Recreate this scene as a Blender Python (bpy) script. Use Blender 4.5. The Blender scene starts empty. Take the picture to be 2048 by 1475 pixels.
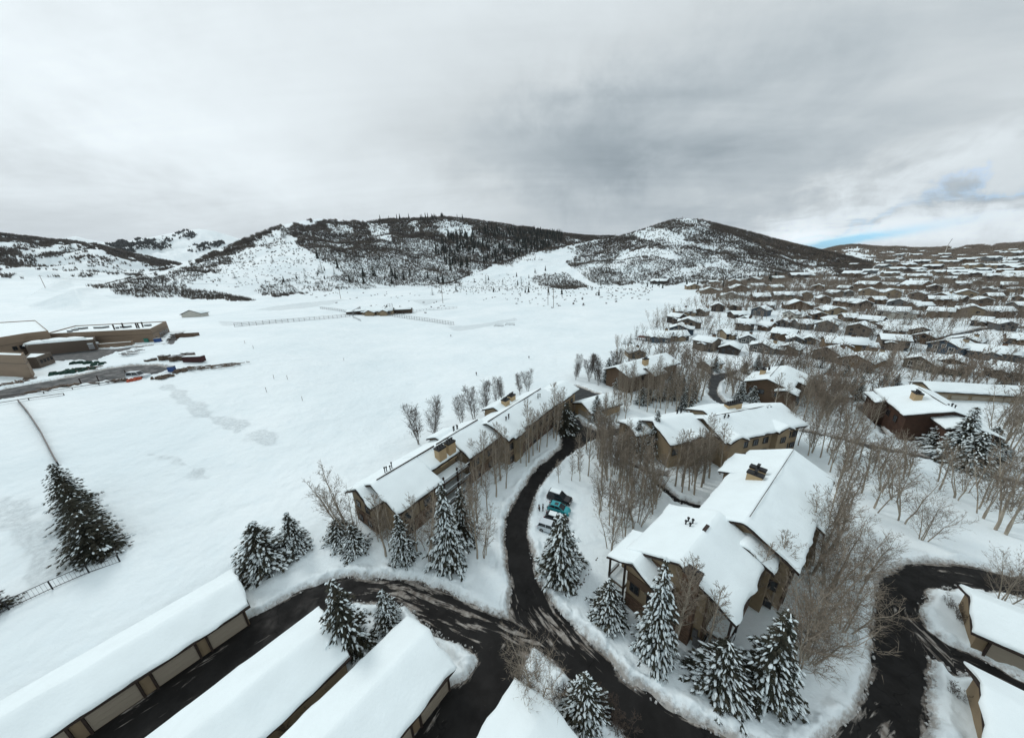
import bpy, math, random
import numpy as np
from mathutils import Matrix, Vector
C = bpy.context.scene
COL = C.collection
R_ = math.radians
# ------------------------------------------------------------------ camera
F = 632.; CX, CY = 1024., 737.5; NX, NY = 1100., 2700.; H = 45.
_up = -np.array([NX-CX, -(NY-CY), -F]); _up /= np.linalg.norm(_up)
_fw = np.array([0, 0, -1.]); _Y = _fw-_fw.dot(_up)*_up; _Y /= np.linalg.norm(_Y)
RM = np.array([np.cross(_Y, _up), _Y, _up])
cd = bpy.data.cameras.new('camera'); cam = bpy.data.objects.new('camera', cd); COL.objects.link(cam)
cd.sensor_width = 36; cd.lens = F/2048*36; cd.clip_start = .5; cd.clip_end = 40000
m4 = Matrix.Identity(4)
for i in range(3):
    for j in range(3): m4[i][j] = RM[i][j]
m4[2][3] = H
cam.matrix_world = m4
C.camera = cam
C.view_settings.view_transform = 'Standard'; C.view_settings.look = 'None'
C.view_settings.exposure = .0; C.view_settings.gamma = 1
# ------------------------------------------------------------------ sun + world
SUN_AZ, SUN_EL = -50., 42.       # azimuth clockwise from the view direction, elevation
sd_ = bpy.data.lights.new('sun', 'SUN'); so = bpy.data.objects.new('sun', sd_); COL.objects.link(so)
sd_.energy = 1.1; sd_.angle = R_(14); sd_.color = (1, .97, .93)
_s = Vector((math.sin(R_(SUN_AZ))*math.cos(R_(SUN_EL)), math.cos(R_(SUN_AZ))*math.cos(R_(SUN_EL)), math.sin(R_(SUN_EL))))
so.rotation_euler = _s.to_track_quat('Z', 'Y').to_euler()
W = bpy.data.worlds.new('World'); C.world = W; W.use_nodes = True

def px_azel(u, v):
    d = RM@np.array([u-CX, -(v-CY), -F]); d /= np.linalg.norm(d)
    return math.degrees(math.atan2(d[0], d[1])), math.degrees(math.asin(d[2]))

def build_world():
    nt = W.node_tree; N = nt.nodes; Lk = nt.links
    bg = N['Background']; bg.inputs[1].default_value = .1
    sky = N.new('ShaderNodeTexSky'); sky.sky_type = 'NISHITA'; sky.sun_disc = False
    sky.sun_elevation = R_(SUN_EL); sky.sun_rotation = R_(SUN_AZ)
    tc = N.new('ShaderNodeTexCoord'); sp = N.new('ShaderNodeSeparateXYZ'); Lk.new(tc.outputs['Generated'], sp.inputs[0])
    def mth(op, a, b=None, c=None, clamp=False):
        n = N.new('ShaderNodeMath'); n.operation = op; n.use_clamp = clamp
        for i, x in enumerate((a, b, c)):
            if x is None: continue
            if isinstance(x, (int, float)): n.inputs[i].default_value = x
            else: Lk.new(x, n.inputs[i])
        return n.outputs[0]
    x, y, z = sp.outputs
    zz = mth('ADD', mth('MAXIMUM', z, 0.), .16)
    px = mth('DIVIDE', x, zz); py = mth('DIVIDE', y, zz)
    cb = N.new('ShaderNodeCombineXYZ'); Lk.new(px, cb.inputs[0]); Lk.new(py, cb.inputs[1])
    def noise(vec, s, det=5, rough=.55, dist=0.):
        n = N.new('ShaderNodeTexNoise'); n.inputs['Scale'].default_value = s; n.inputs['Detail'].default_value = det
        n.inputs['Roughness'].default_value = rough; n.inputs['Distortion'].default_value = dist
        Lk.new(vec, n.inputs['Vector']); return n.outputs['Fac']
    n1 = noise(cb.outputs[0], .5, 6, .55, .6); n2 = noise(cb.outputs[0], 1.7, 6, .6, .4)
    mp = N.new('ShaderNodeMapping'); Lk.new(cb.outputs[0], mp.inputs[0]); mp.inputs['Rotation'].default_value = (0, 0, R_(38)); mp.inputs['Scale'].default_value = (.35, 2.2, 1)
    n3 = noise(mp.outputs[0], .9, 6, .6, .5)
    n4 = noise(tc.outputs['Generated'], 9, 7, .62, .3)
    az = mth('MULTIPLY', mth('ARCTAN2', x, y), 57.2958); el = mth('MULTIPLY', mth('ARCSINE', z), 57.2958)
    azn = mth('ADD', az, mth('MULTIPLY', mth('SUBTRACT', n2, .5), 26)); eln = mth('ADD', el, mth('MULTIPLY', mth('SUBTRACT', n4, .5), 13))
    def blob(u, v, sa, se, k=0., rough=1):
        a0, e0 = px_azel(u, v)
        A = azn if rough else az; E_ = eln if rough else el
        da = mth('SUBTRACT', A, a0); de = mth('SUBTRACT', mth('SUBTRACT', E_, e0), mth('MULTIPLY', da, k))
        s = mth('ADD', mth('POWER', mth('ABSOLUTE', mth('DIVIDE', da, sa)), 2.), mth('POWER', mth('ABSOLUTE', mth('DIVIDE', de, se)), 2.))
        return mth('EXPONENT', mth('MULTIPLY', s, -1.))
    # brightness of the cloud deck
    b = mth('ADD', .72, mth('MULTIPLY', mth('SUBTRACT', n1, .5), .46))
    b = mth('ADD', b, mth('MULTIPLY', mth('SUBTRACT', n3, .5), .26))
    b = mth('ADD', b, mth('MULTIPLY', mth('SUBTRACT', n2, .5), .20))
    for (u, v, sa, se, k, amp) in [(1150, 290, 19, 7, .1, -.23), (1240, 345, 12, 4, .1, -.08), (1420, 330, 22, 10, .15, -.07), (150, 430, 22, 6, 0, -.06), (1500, 230, 30, 12, 0, -.04),
                                   (150, 180, 22, 14, -.3, .22), (560, 60, 20, 18, 0, .14), (880, 395, 16, 5, 0, .12), (430, 330, 14, 8, .2, .06),
                                   (1800, 458, 22, 3.4, .1, .50), (2000, 395, 15, 4, .1, .24), (1650, 440, 14, 3, .3, .16), (1150, 30, 16, 16, 0, .05),
                                   (1905, 425, 8, 2.2, .10, -.42), (1990, 398, 9, 3, .1, -.28), (1840, 425, 4, 1.2, .1, -.2)]:
        b = mth('ADD', b, mth('MULTIPLY', blob(u, v, sa, se, k), amp))
    b = mth('MAXIMUM', b, .25)
    # zenith (never seen) is brighter
    b = mth('MULTIPLY', b, mth('ADD', 1., mth('MULTIPLY', mth('POWER', mth('MAXIMUM', z, 0), 3.), .5)))
    cc = N.new('ShaderNodeMix'); cc.data_type = 'RGBA'
    cc.inputs['A'].default_value = (.60, .82, 1.0, 1); cc.inputs['B'].default_value = (.88, .96, 1.0, 1)
    Lk.new(mth('MULTIPLY', b, 1.4, clamp=True), cc.inputs[0])
    sc = N.new('ShaderNodeVectorMath'); sc.operation = 'SCALE'; Lk.new(cc.outputs['Result'], sc.inputs[0]); Lk.new(mth('MULTIPLY', b, 10.), sc.inputs['Scale'])
    gap = mth('ADD', mth('MULTIPLY', blob(1668, 487, 6, .5, .16, 0), 1.8), mth('MULTIPLY', blob(1850, 412, 6, .5, .32), .12))
    gap = mth('ADD', gap, mth('MULTIPLY', blob(1720, 455, 10, .7, .25), .10))
    gap = mth('ADD', gap, mth('MULTIPLY', blob(2035, 362, 5, .5, .2), .12))
    gap = mth('MULTIPLY', gap, mth('MULTIPLY', mth('SUBTRACT', mth('ADD', n3, n4), .62), 2.4, clamp=True), clamp=True)
    gs = N.new('ShaderNodeVectorMath'); gs.operation = 'MULTIPLY'; Lk.new(sky.outputs[0], gs.inputs[0]); gs.inputs[1].default_value = (.9, 1.9, 3.2)
    mx = N.new('ShaderNodeMix'); mx.data_type = 'RGBA'; Lk.new(gap, mx.inputs[0])
    Lk.new(sc.outputs[0], mx.inputs['A']); Lk.new(gs.outputs[0], mx.inputs['B'])
    Lk.new(mx.outputs['Result'], bg.inputs[0])
build_world()
# ------------------------------------------------------------------ numeric helpers
def hash2(i, j, s):
    n = (i.astype(np.int64)*374761393+j.astype(np.int64)*668265263+s*982451653) & 0x7fffffff
    n = ((n ^ (n >> 13))*1274126177) & 0x7fffffff
    return ((n ^ (n >> 16)) & 0xffff)/65535.
def vnoise(x, y, s=0):
    i = np.floor(x); j = np.floor(y); fx = x-i; fy = y-j
    fx = fx*fx*(3-2*fx); fy = fy*fy*(3-2*fy)
    a = hash2(i, j, s); b = hash2(i+1, j, s); c = hash2(i, j+1, s); d = hash2(i+1, j+1, s)
    return (a*(1-fx)+b*fx)*(1-fy)+(c*(1-fx)+d*fx)*fy
def fbm(x, y, oct=4, s=0, rough=.5):
    t = 0; a = 1; n = 0
    for k in range(oct):
        t = t+a*(vnoise(x, y, s+k)-.5); n += a; a *= rough; x = x*2.03+11.3; y = y*2.03+5.7
    return t/n*2
def sstep(a, b, x):
    t = np.clip((x-a)/(b-a), 0, 1); return t*t*(3-2*t)
def splus(x, w): return w*np.logaddexp(0, x/w)
def rayd(u, v): return RM@np.array([u-CX, -(v-CY), -F])
def G(u, v, z=0.):
    d = rayd(u, v); t = (z-H)/d[2]; return Vector((d[0]*t, d[1]*t, z))
def P(x, y, z):
    c = np.stack([x, y, z-H], -1)@RM
    return CX+F*c[..., 0]/-c[..., 2], CY-F*c[..., 1]/-c[..., 2]
# ridges: crest pixel, crest distance, foot distance
RIDGES = [
 dict(n=7, pts=[(60,612,620,520),(150,577,620,520),(200,572,700,540),(260,560,820,560),(330,542,950,580),(400,517,1050,600),(470,487,1150,610),(510,469,1200,615),(560,451,1250,615),(600,442,1300,615),(640,437,1330,615),(690,442,1350,640),(740,442,1350,670),(790,438,1350,690),(850,437,1350,700),(890,434,1350,720),(950,440,1350,740),(1020,450,1350,760),(1080,458,1380,800),(1130,467,1400,820),(1170,472,1400,850),(1230,473,1400,900),(1300,492,1400,900)], p=1.15, amp=26),
 dict(n=3, pts=[(840,577,640,600),(900,566,700,590),(950,547,780,585),(1000,527,860,580),(1060,507,930,570),(1120,494,980,560),(1180,482,1020,560),(1240,473,1050,560),(1280,461,1060,560),(1320,448,1070,570),(1350,439,1075,580),(1375,437,1080,590),(1400,440,1090,600),(1440,450,1110,610),(1500,465,1150,620),(1560,482,1200,640),(1620,497,1250,660),(1680,512,1300,700),(1750,528,1350,760),(1850,560,1350,850)], p=1.2, amp=24),
 dict(n=5, pts=[(-200,455,2300,1050),(0,468,2300,1050),(60,476,2300,1050),(130,484,2300,1050),(200,494,2300,1050),(260,506,2200,1080),(330,522,2100,1100),(400,536,2000,1200),(480,560,1900,1300)], p=1.0, amp=60),
 dict(n=9, pts=[(100,500,4600,3000),(170,487,4600,3000),(250,481,4600,3000),(310,471,4600,3000),(350,463,4600,3000),(395,456,4600,3000),(430,461,4600,3000),(460,470,4600,3000),(490,480,4600,3000),(540,500,4600,3000)], p=.9, amp=90),
 dict(n=2, pts=[(20,520,9500,8000),(100,480,9500,8000),(125,473,9500,8000),(150,469,9500,8000),(175,476,9500,8000),(215,482,9500,8000),(300,520,9500,8000)], p=.8, amp=120),
 dict(n=4, pts=[(1560,515,2100,1400),(1640,502,2100,1300),(1680,494,2100,1250),(1700,492,2100,1200),(1740,495,2100,1100),(1780,498,2100,1050),(1850,504,2100,1000),(1920,507,2100,900),(1960,505,2100,850),(2000,496,2200,850),(2048,486,2300,850),(2200,470,2400,850)], p=.85, amp=22),
]
for rg in RIDGES:
    A = [px_azel(u, v) for u, v, _, _ in rg['pts']]
    rg['az'] = np.array([a for a, e in A]); rg['rc'] = np.array([q[2] for q in rg['pts']], float); rg['rf'] = np.array([q[3] for q in rg['pts']], float)
    rg['zc'] = np.array([H+q[2]*math.tan(R_(e)) for (a, e), q in zip(A, rg['pts'])])
def base_h(x, y, az, r):
    A = 1-sstep(-46, -16, az)
    pl = 14*sstep(48, 200, r)+.05*splus(r-440, 20)
    pl = np.maximum(pl, 0)
    pr = .027*splus(r-230, 40)*(1-sstep(70, 110, np.abs(az)))
    return A*np.minimum(pl, 75)*(1-sstep(100, 140, np.abs(az)))+(1-A)*np.minimum(pr, 55)
def hz(x, y):
    x = np.asarray(x, float); y = np.asarray(y, float)
    r = np.hypot(x, y)+1e-6; az = np.degrees(np.arctan2(x, y))
    b = base_h(x, y, az, r)
    b = b+np.where(r > 150, fbm(x/70, y/70, 3, 5)*np.clip((r-150)/200, 0, 1)*1.2, 0)
    out = b
    for rg in RIDGES:
        zc = np.interp(az, rg['az'], rg['zc'], left=-50, right=-50)
        rc = np.interp(az, rg['az'], rg['rc']); rf = np.interp(az, rg['az'], rg['rf'])
        t = (r-rf)/(rc-rf)
        S = np.where(t < 1, np.clip(t, 0, 1)**rg['p'], 1-.9*(t-1))
        w = np.clip(4*t*(1-t), 0, 1)
        nz = fbm(x/170, y/170, 5, rg['n']*7)*rg['amp']
        nz = nz-np.abs(fbm(x/240+3, y/240, 3, rg['n']*7+3))*rg['amp']*.8
        h = b+(zc-b)*S+nz*w
        h = np.where((t > 0) & (zc > b-5), h, -99)
        out = np.maximum(out, h)
    return out
def GT(u, v, zoff=0.):
    d = rayd(u, v); d = d/np.linalg.norm(d)
    t = np.geomspace(15, 12000, 700)
    x = d[0]*t; y = d[1]*t; z = H+d[2]*t
    g = z-hz(x, y)-zoff
    k = np.where(g < 0)[0]
    if len(k) == 0: k = [699]
    k = k[0]; a = t[max(k-1, 0)]; b = t[k]
    for _ in range(3):
        tt = np.linspace(a, b, 12); g = H+d[2]*tt-hz(d[0]*tt, d[1]*tt)-zoff
        q = np.where(g < 0)[0]; q = q[0] if len(q) else 11
        a = tt[max(q-1, 0)]; b = tt[q]
    x, y = d[0]*b, d[1]*b
    return Vector((x, y, float(hz(x, y))))
def hgt(p, v):
    """height of a vertical thing standing at p whose top is at picture row v"""
    lo, hi = 0., 60.
    for _ in range(30):
        m = (lo+hi)/2
        if P(np.array(p[0]), np.array(p[1]), np.array(p[2]+m))[1] > v: lo = m
        else: hi = m
    return lo
def pip(px, py, poly):
    ins = np.zeros(px.shape, bool); n = len(poly)
    for i in range(n):
        x1, y1 = poly[i]; x2, y2 = poly[(i+1) % n]
        c = ((y1 > py) != (y2 > py))
        with np.errstate(all='ignore'): xi = (x2-x1)*(py-y1)/(y2-y1+1e-12)+x1
        ins ^= c & (px < xi)
    return ins
def sdf(px, py, poly):
    d = np.full(px.shape, 1e9); n = len(poly)
    for i in range(n):
        x1, y1 = poly[i]; x2, y2 = poly[(i+1) % n]
        ex, ey = x2-x1, y2-y1; l2 = ex*ex+ey*ey+1e-12
        t = np.clip(((px-x1)*ex+(py-y1)*ey)/l2, 0, 1)
        d = np.minimum(d, (px-x1-t*ex)**2+(py-y1-t*ey)**2)
    d = np.sqrt(d)
    return np.where(pip(px, py, poly), -d, d)
# ------------------------------------------------------------------ materials
MATS = {}
def mat(name, col, rough=.8, var=0., vs=1., bump=0., bs=4., metal=0., spec=.3, col2=None, stretch=None, brick=False):
    if name in MATS: return MATS[name]
    m = bpy.data.materials.new(name); m.use_nodes = True; N = m.node_tree.nodes; L = m.node_tree.links
    b = N['Principled BSDF']; b.inputs['Base Color'].default_value = (*col, 1); b.inputs['Roughness'].default_value = rough
    b.inputs['Metallic'].default_value = metal; b.inputs['Specular IOR Level'].default_value = spec
    tc = N.new('ShaderNodeTexCoord'); v = tc.outputs['Object']
    if stretch:
        mp = N.new('ShaderNodeMapping'); mp.inputs['Scale'].default_value = stretch; L.new(v, mp.inputs[0]); v = mp.outputs[0]
    if var or col2:
        n = N.new('ShaderNodeTexNoise'); n.inputs['Scale'].default_value = vs; n.inputs['Detail'].default_value = 5; L.new(v, n.inputs['Vector'])
        mr = N.new('ShaderNodeMapRange'); L.new(n.outputs['Fac'], mr.inputs[0]); mr.inputs[1].default_value = .35; mr.inputs[2].default_value = .65
        mx = N.new('ShaderNodeMix'); mx.data_type = 'RGBA'; L.new(mr.outputs[0], mx.inputs[0])
        c2 = col2 or tuple(c*(1-var) for c in col)
        mx.inputs['A'].default_value = (*col, 1); mx.inputs['B'].default_value = (*c2, 1)
        L.new(mx.outputs['Result'], b.inputs['Base Color'])
    if brick:
        bt = N.new('ShaderNodeTexBrick'); sx = N.new('ShaderNodeSeparateXYZ'); L.new(tc.outputs['Object'], sx.inputs[0])
        ad = N.new('ShaderNodeMath'); L.new(sx.outputs[0], ad.inputs[0]); L.new(sx.outputs[1], ad.inputs[1])
        cb = N.new('ShaderNodeCombineXYZ'); L.new(ad.outputs[0], cb.inputs[0]); L.new(sx.outputs[2], cb.inputs[1]); L.new(cb.outputs[0], bt.inputs['Vector'])
        bt.inputs['Scale'].default_value = 2.2; bt.inputs['Color1'].default_value = (*col, 1); bt.inputs['Color2'].default_value = (*(col2 or col), 1)
        bt.inputs['Mortar'].default_value = (*[c*.35 for c in col], 1); bt.inputs['Mortar Size'].default_value = .03
        L.new(bt.outputs['Color'], b.inputs['Base Color'])
    if bump:
        n = N.new('ShaderNodeTexNoise'); n.inputs['Scale'].default_value = bs; n.inputs['Detail'].default_value = 4; L.new(v, n.inputs['Vector'])
        bp = N.new('ShaderNodeBump'); bp.inputs['Strength'].default_value = bump; bp.inputs['Distance'].default_value = .1
        L.new(n.outputs['Fac'], bp.inputs['Height']); L.new(bp.outputs[0], b.inputs['Normal'])
    MATS[name] = m; return m
SNOWC = (.79, .875, .895)
M_snow = mat('snow_cover', SNOWC, .65, .04, .5, .35, 3.)
M_dark = mat('dark_fascia', (.045, .032, .026), .8, .3, 2)
M_tan = mat('tan_stucco', (.29, .225, .145), .9, .15, .6)
M_beige = mat('beige_door', (.34, .30, .24), .85, .08, 1, stretch=(1, 1, 12))
M_brown = mat('brown_siding', (.12, .08, .052), .85, .25, 1, stretch=(1, 1, 8))
M_red = mat('dark_red_siding', (.078, .042, .028), .85, .3, 1)
M_stone = mat('stone_veneer', (.23, .145, .095), .9, col2=(.09, .06, .045), brick=True)
M_glass = mat('window_glass', (.02, .025, .03), .12, spec=.6)
M_frame = mat('dark_window_frame', (.05, .04, .035), .6)
M_wframe = mat('white_trim', (.62, .60, .55), .6)
M_metal = mat('grey_metal', (.20, .20, .20), .5, metal=.6)
M_chim = mat('chimney_stucco', (.46, .34, .20), .9, .12, 1.5)
M_black = mat('black_metal', (.015, .015, .016), .5)
M_school = mat('school_block', (.235, .175, .125), .9, .15, .08, stretch=(1, 1, 6))
M_school2 = mat('school_band', (.12, .095, .075), .9, .15, .1)
M_bark = mat('pale_aspen_bark', (.42, .37, .30), .9, .45, 1.2, stretch=(1, 1, .5))
M_bark2 = mat('brown_bark', (.11, .085, .065), .9, .3, 2)
M_twig = mat('bare_twigs', (.25, .21, .165), .9, .35, .8)
M_twig2 = mat('dark_twigs', (.085, .065, .052), .9, .3, .8)
M_needle = mat('spruce_needles', (.028, .033, .024), .9, col2=(.055, .050, .034), vs=1.1)
M_wood = mat('weathered_wood', (.13, .095, .065), .9, .3, 2)
M_orange = mat('orange_tarp', (.42, .09, .045), .7, .2, 1)
M_bluep = mat('blue_plastic', (.02, .06, .19), .5)
M_maroon = mat('maroon_container', (.045, .012, .012), .7, .2, 1)
M_debris = mat('rubble', (.16, .12, .09), .9, .5, 1.5)

def snow_ground_mat():
    m = bpy.data.materials.new('snow_ground'); m.use_nodes = True; N = m.node_tree.nodes; L = m.node_tree.links; b = N['Principled BSDF']
    b.inputs['Roughness'].default_value = .7; b.inputs['Specular IOR Level'].default_value = .25
    g = N.new('ShaderNodeNewGeometry'); at = N.new('ShaderNodeAttribute'); at.attribute_name = 'dirt'; cr = N.new('ShaderNodeAttribute'); cr.attribute_name = 'crust'
    def nz(s, d=5, r=.55):
        n = N.new('ShaderNodeTexNoise'); n.inputs['Scale'].default_value = s; n.inputs['Detail'].default_value = d; n.inputs['Roughness'].default_value = r
        L.new(g.outputs['Position'], n.inputs['Vector']); return n.outputs['Fac']
    def mx(f, A, B):
        n = N.new('ShaderNodeMix'); n.data_type = 'RGBA'
        L.new(f, n.inputs[0])
        for k, q in (('A', A), ('B', B)):
            if isinstance(q, tuple): n.inputs[k].default_value = (*q, 1)
            else: L.new(q, n.inputs[k])
        return n.outputs['Result']
    def mr(f, a, c, lo=0., hi=1.):
        n = N.new('ShaderNodeMapRange'); L.new(f, n.inputs[0]); n.inputs[1].default_value = a; n.inputs[2].default_value = c; n.inputs[3].default_value = lo; n.inputs[4].default_value = hi; return n.outputs[0]
    def mu(op, a, c):
        n = N.new('ShaderNodeMath'); n.operation = op
        for i, q in enumerate((a, c)):
            if isinstance(q, (int, float)): n.inputs[i].default_value = q
            else: L.new(q, n.inputs[i])
        return n.outputs[0]
    c0 = mx(mr(nz(.025, 6, .6), .35, .65), (.80, .87, .89), (.71, .80, .83))
    c0 = mx(mr(nz(.35, 6, .65), .5, .75, 0, .35), c0, (.66, .77, .82))
    f = mu('MULTIPLY', mr(mu('ADD', nz(1.4, 8, .7), mu('MULTIPLY', at.outputs['Fac'], .45)), .58, .86), mr(at.outputs['Fac'], .02, .3))
    c1 = mx(mu('MULTIPLY', f, .8), c0, (.30, .27, .235))
    f2 = mu('MULTIPLY', cr.outputs['Fac'], mr(nz(1.2, 8, .8), .38, .6, .1, .8))
    c2 = mx(f2, c1, (.50, .56, .58))
    L.new(c2, b.inputs['Base Color'])
    h = mu('ADD', mu('MULTIPLY', nz(.12, 3), 3.5), mu('MULTIPLY', nz(1.1, 6, .65), .42))
    h = mu('ADD', h, mu('MULTIPLY', mu('MULTIPLY', nz(4., 5, .7), .5), mu('ADD', .08, mu('ADD', at.outputs['Fac'], mu('MULTIPLY', cr.outputs['Fac'], .5)))))
    bp = N.new('ShaderNodeBump'); bp.inputs['Strength'].default_value = .5; bp.inputs['Distance'].default_value = .6
    L.new(h, bp.inputs['Height']); L.new(bp.outputs[0], b.inputs['Normal'])
    return m
def road_mat():
    m = bpy.data.materials.new('wet_asphalt'); m.use_nodes = True; N = m.node_tree.nodes; L = m.node_tree.links; b = N['Principled BSDF']
    g = N.new('ShaderNodeNewGeometry'); at = N.new('ShaderNodeAttribute'); at.attribute_name = 'edge'; sl = N.new('ShaderNodeAttribute'); sl.attribute_name = 'slush'
    gr = N.new('ShaderNodeAttribute'); gr.attribute_name = 'grey'
    def nz(s, d=6, r=.6, vec=None, di=0.):
        n = N.new('ShaderNodeTexNoise'); n.inputs['Scale'].default_value = s; n.inputs['Detail'].default_value = d; n.inputs['Roughness'].default_value = r; n.inputs['Distortion'].default_value = di
        L.new(vec or g.outputs['Position'], n.inputs['Vector']); return n.outputs['Fac']
    def mr(f, a, c, lo=0., hi=1.):
        n = N.new('ShaderNodeMapRange'); L.new(f, n.inputs[0]); n.inputs[1].default_value = a; n.inputs[2].default_value = c; n.inputs[3].default_value = lo; n.inputs[4].default_value = hi; return n.outputs[0]
    def mu(op, a, c):
        n = N.new('ShaderNodeMath'); n.operation = op
        for i, q in enumerate((a, c)):
            if isinstance(q, (int, float)): n.inputs[i].default_value = q
            else: L.new(q, n.inputs[i])
        return n.outputs[0]
    def mx(f, A, B):
        n = N.new('ShaderNodeMix'); n.data_type = 'RGBA'
        L.new(f, n.inputs[0])
        for k, q in (('A', A), ('B', B)):
            if isinstance(q, tuple): n.inputs[k].default_value = (*q, 1)
            else: L.new(q, n.inputs[k])
        return n.outputs['Result']
    st = N.new('ShaderNodeAttribute'); st.attribute_name = 'along'   # (distance along lane, across lane)
    sm = N.new('ShaderNodeMapping'); L.new(st.outputs['Vector'], sm.inputs[0]); sm.inputs['Scale'].default_value = (.22, 1.5, 1)
    streak = nz(1., 7, .65, sm.outputs[0], .6)
    base = mx(mr(nz(.35), .35, .65), (.0095, .0092, .009), (.017, .0165, .016))
    base = mx(mr(nz(5., 3), .62, .72, 0, .35), base, (.045, .042, .038))
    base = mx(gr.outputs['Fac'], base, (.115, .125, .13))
    w = N.new('ShaderNodeTexVoronoi'); w.feature = 'DISTANCE_TO_EDGE'; w.inputs['Scale'].default_value = .09
    wn = N.new('ShaderNodeVectorMath'); wn.operation = 'ADD'; nn = N.new('ShaderNodeTexNoise'); nn.inputs['Scale'].default_value = .6; L.new(g.outputs['Position'], nn.inputs['Vector'])
    ns = N.new('ShaderNodeVectorMath'); ns.operation = 'SCALE'; ns.inputs['Scale'].default_value = 2.5; L.new(nn.outputs['Color'], ns.inputs[0])
    L.new(g.outputs['Position'], wn.inputs[0]); L.new(ns.outputs[0], wn.inputs[1]); L.new(wn.outputs[0], w.inputs['Vector'])
    base = mx(mr(w.outputs['Distance'], .002, .006, .9, 0), base, (.006, .006, .006))
    f = mu('MULTIPLY', mr(mu('ADD', streak, mu('MULTIPLY', sl.outputs['Fac'], .17)), .66, .72), mr(sl.outputs['Fac'], .0, .25))
    e = mr(mu('ADD', mu('ADD', streak, mu('MULTIPLY', nz(2.), .3)), mr(at.outputs['Fac'], -1.3, .3, -.4, .30)), .70, .84)
    f = mu('MAXIMUM', f, e)
    slc = mx(mr(nz(1.3), .4, .65), (.16, .14, .12), (.40, .38, .35))
    col = mx(mu('MULTIPLY', f, .92), base, slc)
    L.new(col, b.inputs['Base Color'])
    L.new(mr(nz(.5), .4, .6, .5, .85), b.inputs['Roughness']); b.inputs['Specular IOR Level'].default_value = .12
    bp = N.new('ShaderNodeBump'); bp.inputs['Strength'].default_value = .4; bp.inputs['Distance'].default_value = .08
    L.new(mu('ADD', mu('MULTIPLY', f, .8), mu('MULTIPLY', nz(9.), .2)), bp.inputs['Height']); L.new(bp.outputs[0], b.inputs['Normal'])
    return m
# ------------------------------------------------------------------ object helpers
class MB:
    def __init__(s): s.v = []; s.f = []; s.mi = []
    def add(s, vs, fs, mi=0):
        o = len(s.v); s.v += [tuple(v) for v in vs]; s.f += [tuple(i+o for i in f) for f in fs]; s.mi += [mi]*len(fs)
    def box(s, c, d, rz=0., mi=0, taper=1.):
        cx, cy, cz = c; dx, dy, dz = d[0]/2, d[1]/2, d[2]/2; ca, sa = math.cos(rz), math.sin(rz)
        vs = []
        for z, k in ((-dz, 1), (dz, taper)):
            for x, y in ((-dx, -dy), (dx, -dy), (dx, dy), (-dx, dy)):
                x *= k; y *= k; vs.append((cx+x*ca-y*sa, cy+x*sa+y*ca, cz+z))
        s.add(vs, [(0, 3, 2, 1), (4, 5, 6, 7), (0, 1, 5, 4), (1, 2, 6, 5), (2, 3, 7, 6), (3, 0, 4, 7)], mi)
    def tube(s, pts, rad, n=5, mi=0):
        if not hasattr(rad, '__len__'): rad = [rad]*len(pts)
        vs = []; fs = []
        for k, (p, r) in enumerate(zip(pts, rad)):
            p = Vector(p); q = Vector(pts[min(k+1, len(pts)-1)])-Vector(pts[max(k-1, 0)])
            if q.length < 1e-6: q = Vector((0, 0, 1))
            q.normalize(); a = q.orthogonal().normalized() if abs(q.z) < .99 else Vector((1, 0, 0)); b = q.cross(a); a = b.cross(q)
            for j in range(n):
                t = 2*math.pi*j/n; vs.append(p+(a*math.cos(t)+b*math.sin(t))*r)
        for k in range(len(pts)-1):
            for j in range(n): fs.append((k*n+j, k*n+(j+1) % n, (k+1)*n+(j+1) % n, (k+1)*n+j))
        fs.append(tuple(range(n-1, -1, -1))); fs.append(tuple((len(pts)-1)*n+j for j in range(n)))
        s.add(vs, fs, mi)
    def mesh(s, name, mats, smooth=False):
        me = bpy.data.meshes.new(name); me.from_pydata(s.v, [], s.f)
        for m in (mats if isinstance(mats, (list, tuple)) else [mats]): me.materials.append(m)
        if any(s.mi): me.polygons.foreach_set('material_index', s.mi)
        if smooth: me.polygons.foreach_set('use_smooth', [True]*len(s.f))
        me.update(); return me
def link(name, me, parent=None, loc=None, rz=0., label=None):
    o = bpy.data.objects.new(name, me); COL.objects.link(o)
    if parent: o.parent = parent
    if loc is not None: o.location = loc
    if rz: o.rotation_euler = (0, 0, rz)
    if label: o['label'] = label
    return o
def tag(o, label, cat, group=None, kind=None):
    if label: o['label'] = label
    if cat: o['category'] = cat
    if group: o['group'] = group
    if kind: o['kind'] = kind
    return o
def thing(name, label, cat, loc, rz=0., group=None):
    return tag(link(name, None, None, loc, rz), label, cat, group)
def dup(root, loc, rz=0., sc=1., label=None, group=None, cat=None):
    r = root.copy(); COL.objects.link(r); r.location = loc; r.rotation_euler = (0, 0, rz)
    r.scale = (sc, sc, sc) if not hasattr(sc, '__len__') else sc
    if label: r['label'] = label
    if group: r['group'] = group
    if cat: r['category'] = cat
    for ch in root.children:
        c = ch.copy(); COL.objects.link(c); c.parent = r
        for g in ch.children:
            d = g.copy(); COL.objects.link(d); d.parent = c
    return r
def ordn(n): return '%d%s' % (n, 'th' if 10 <= n % 100 <= 20 else {1: 'st', 2: 'nd', 3: 'rd'}.get(n % 10, 'th'))
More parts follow.
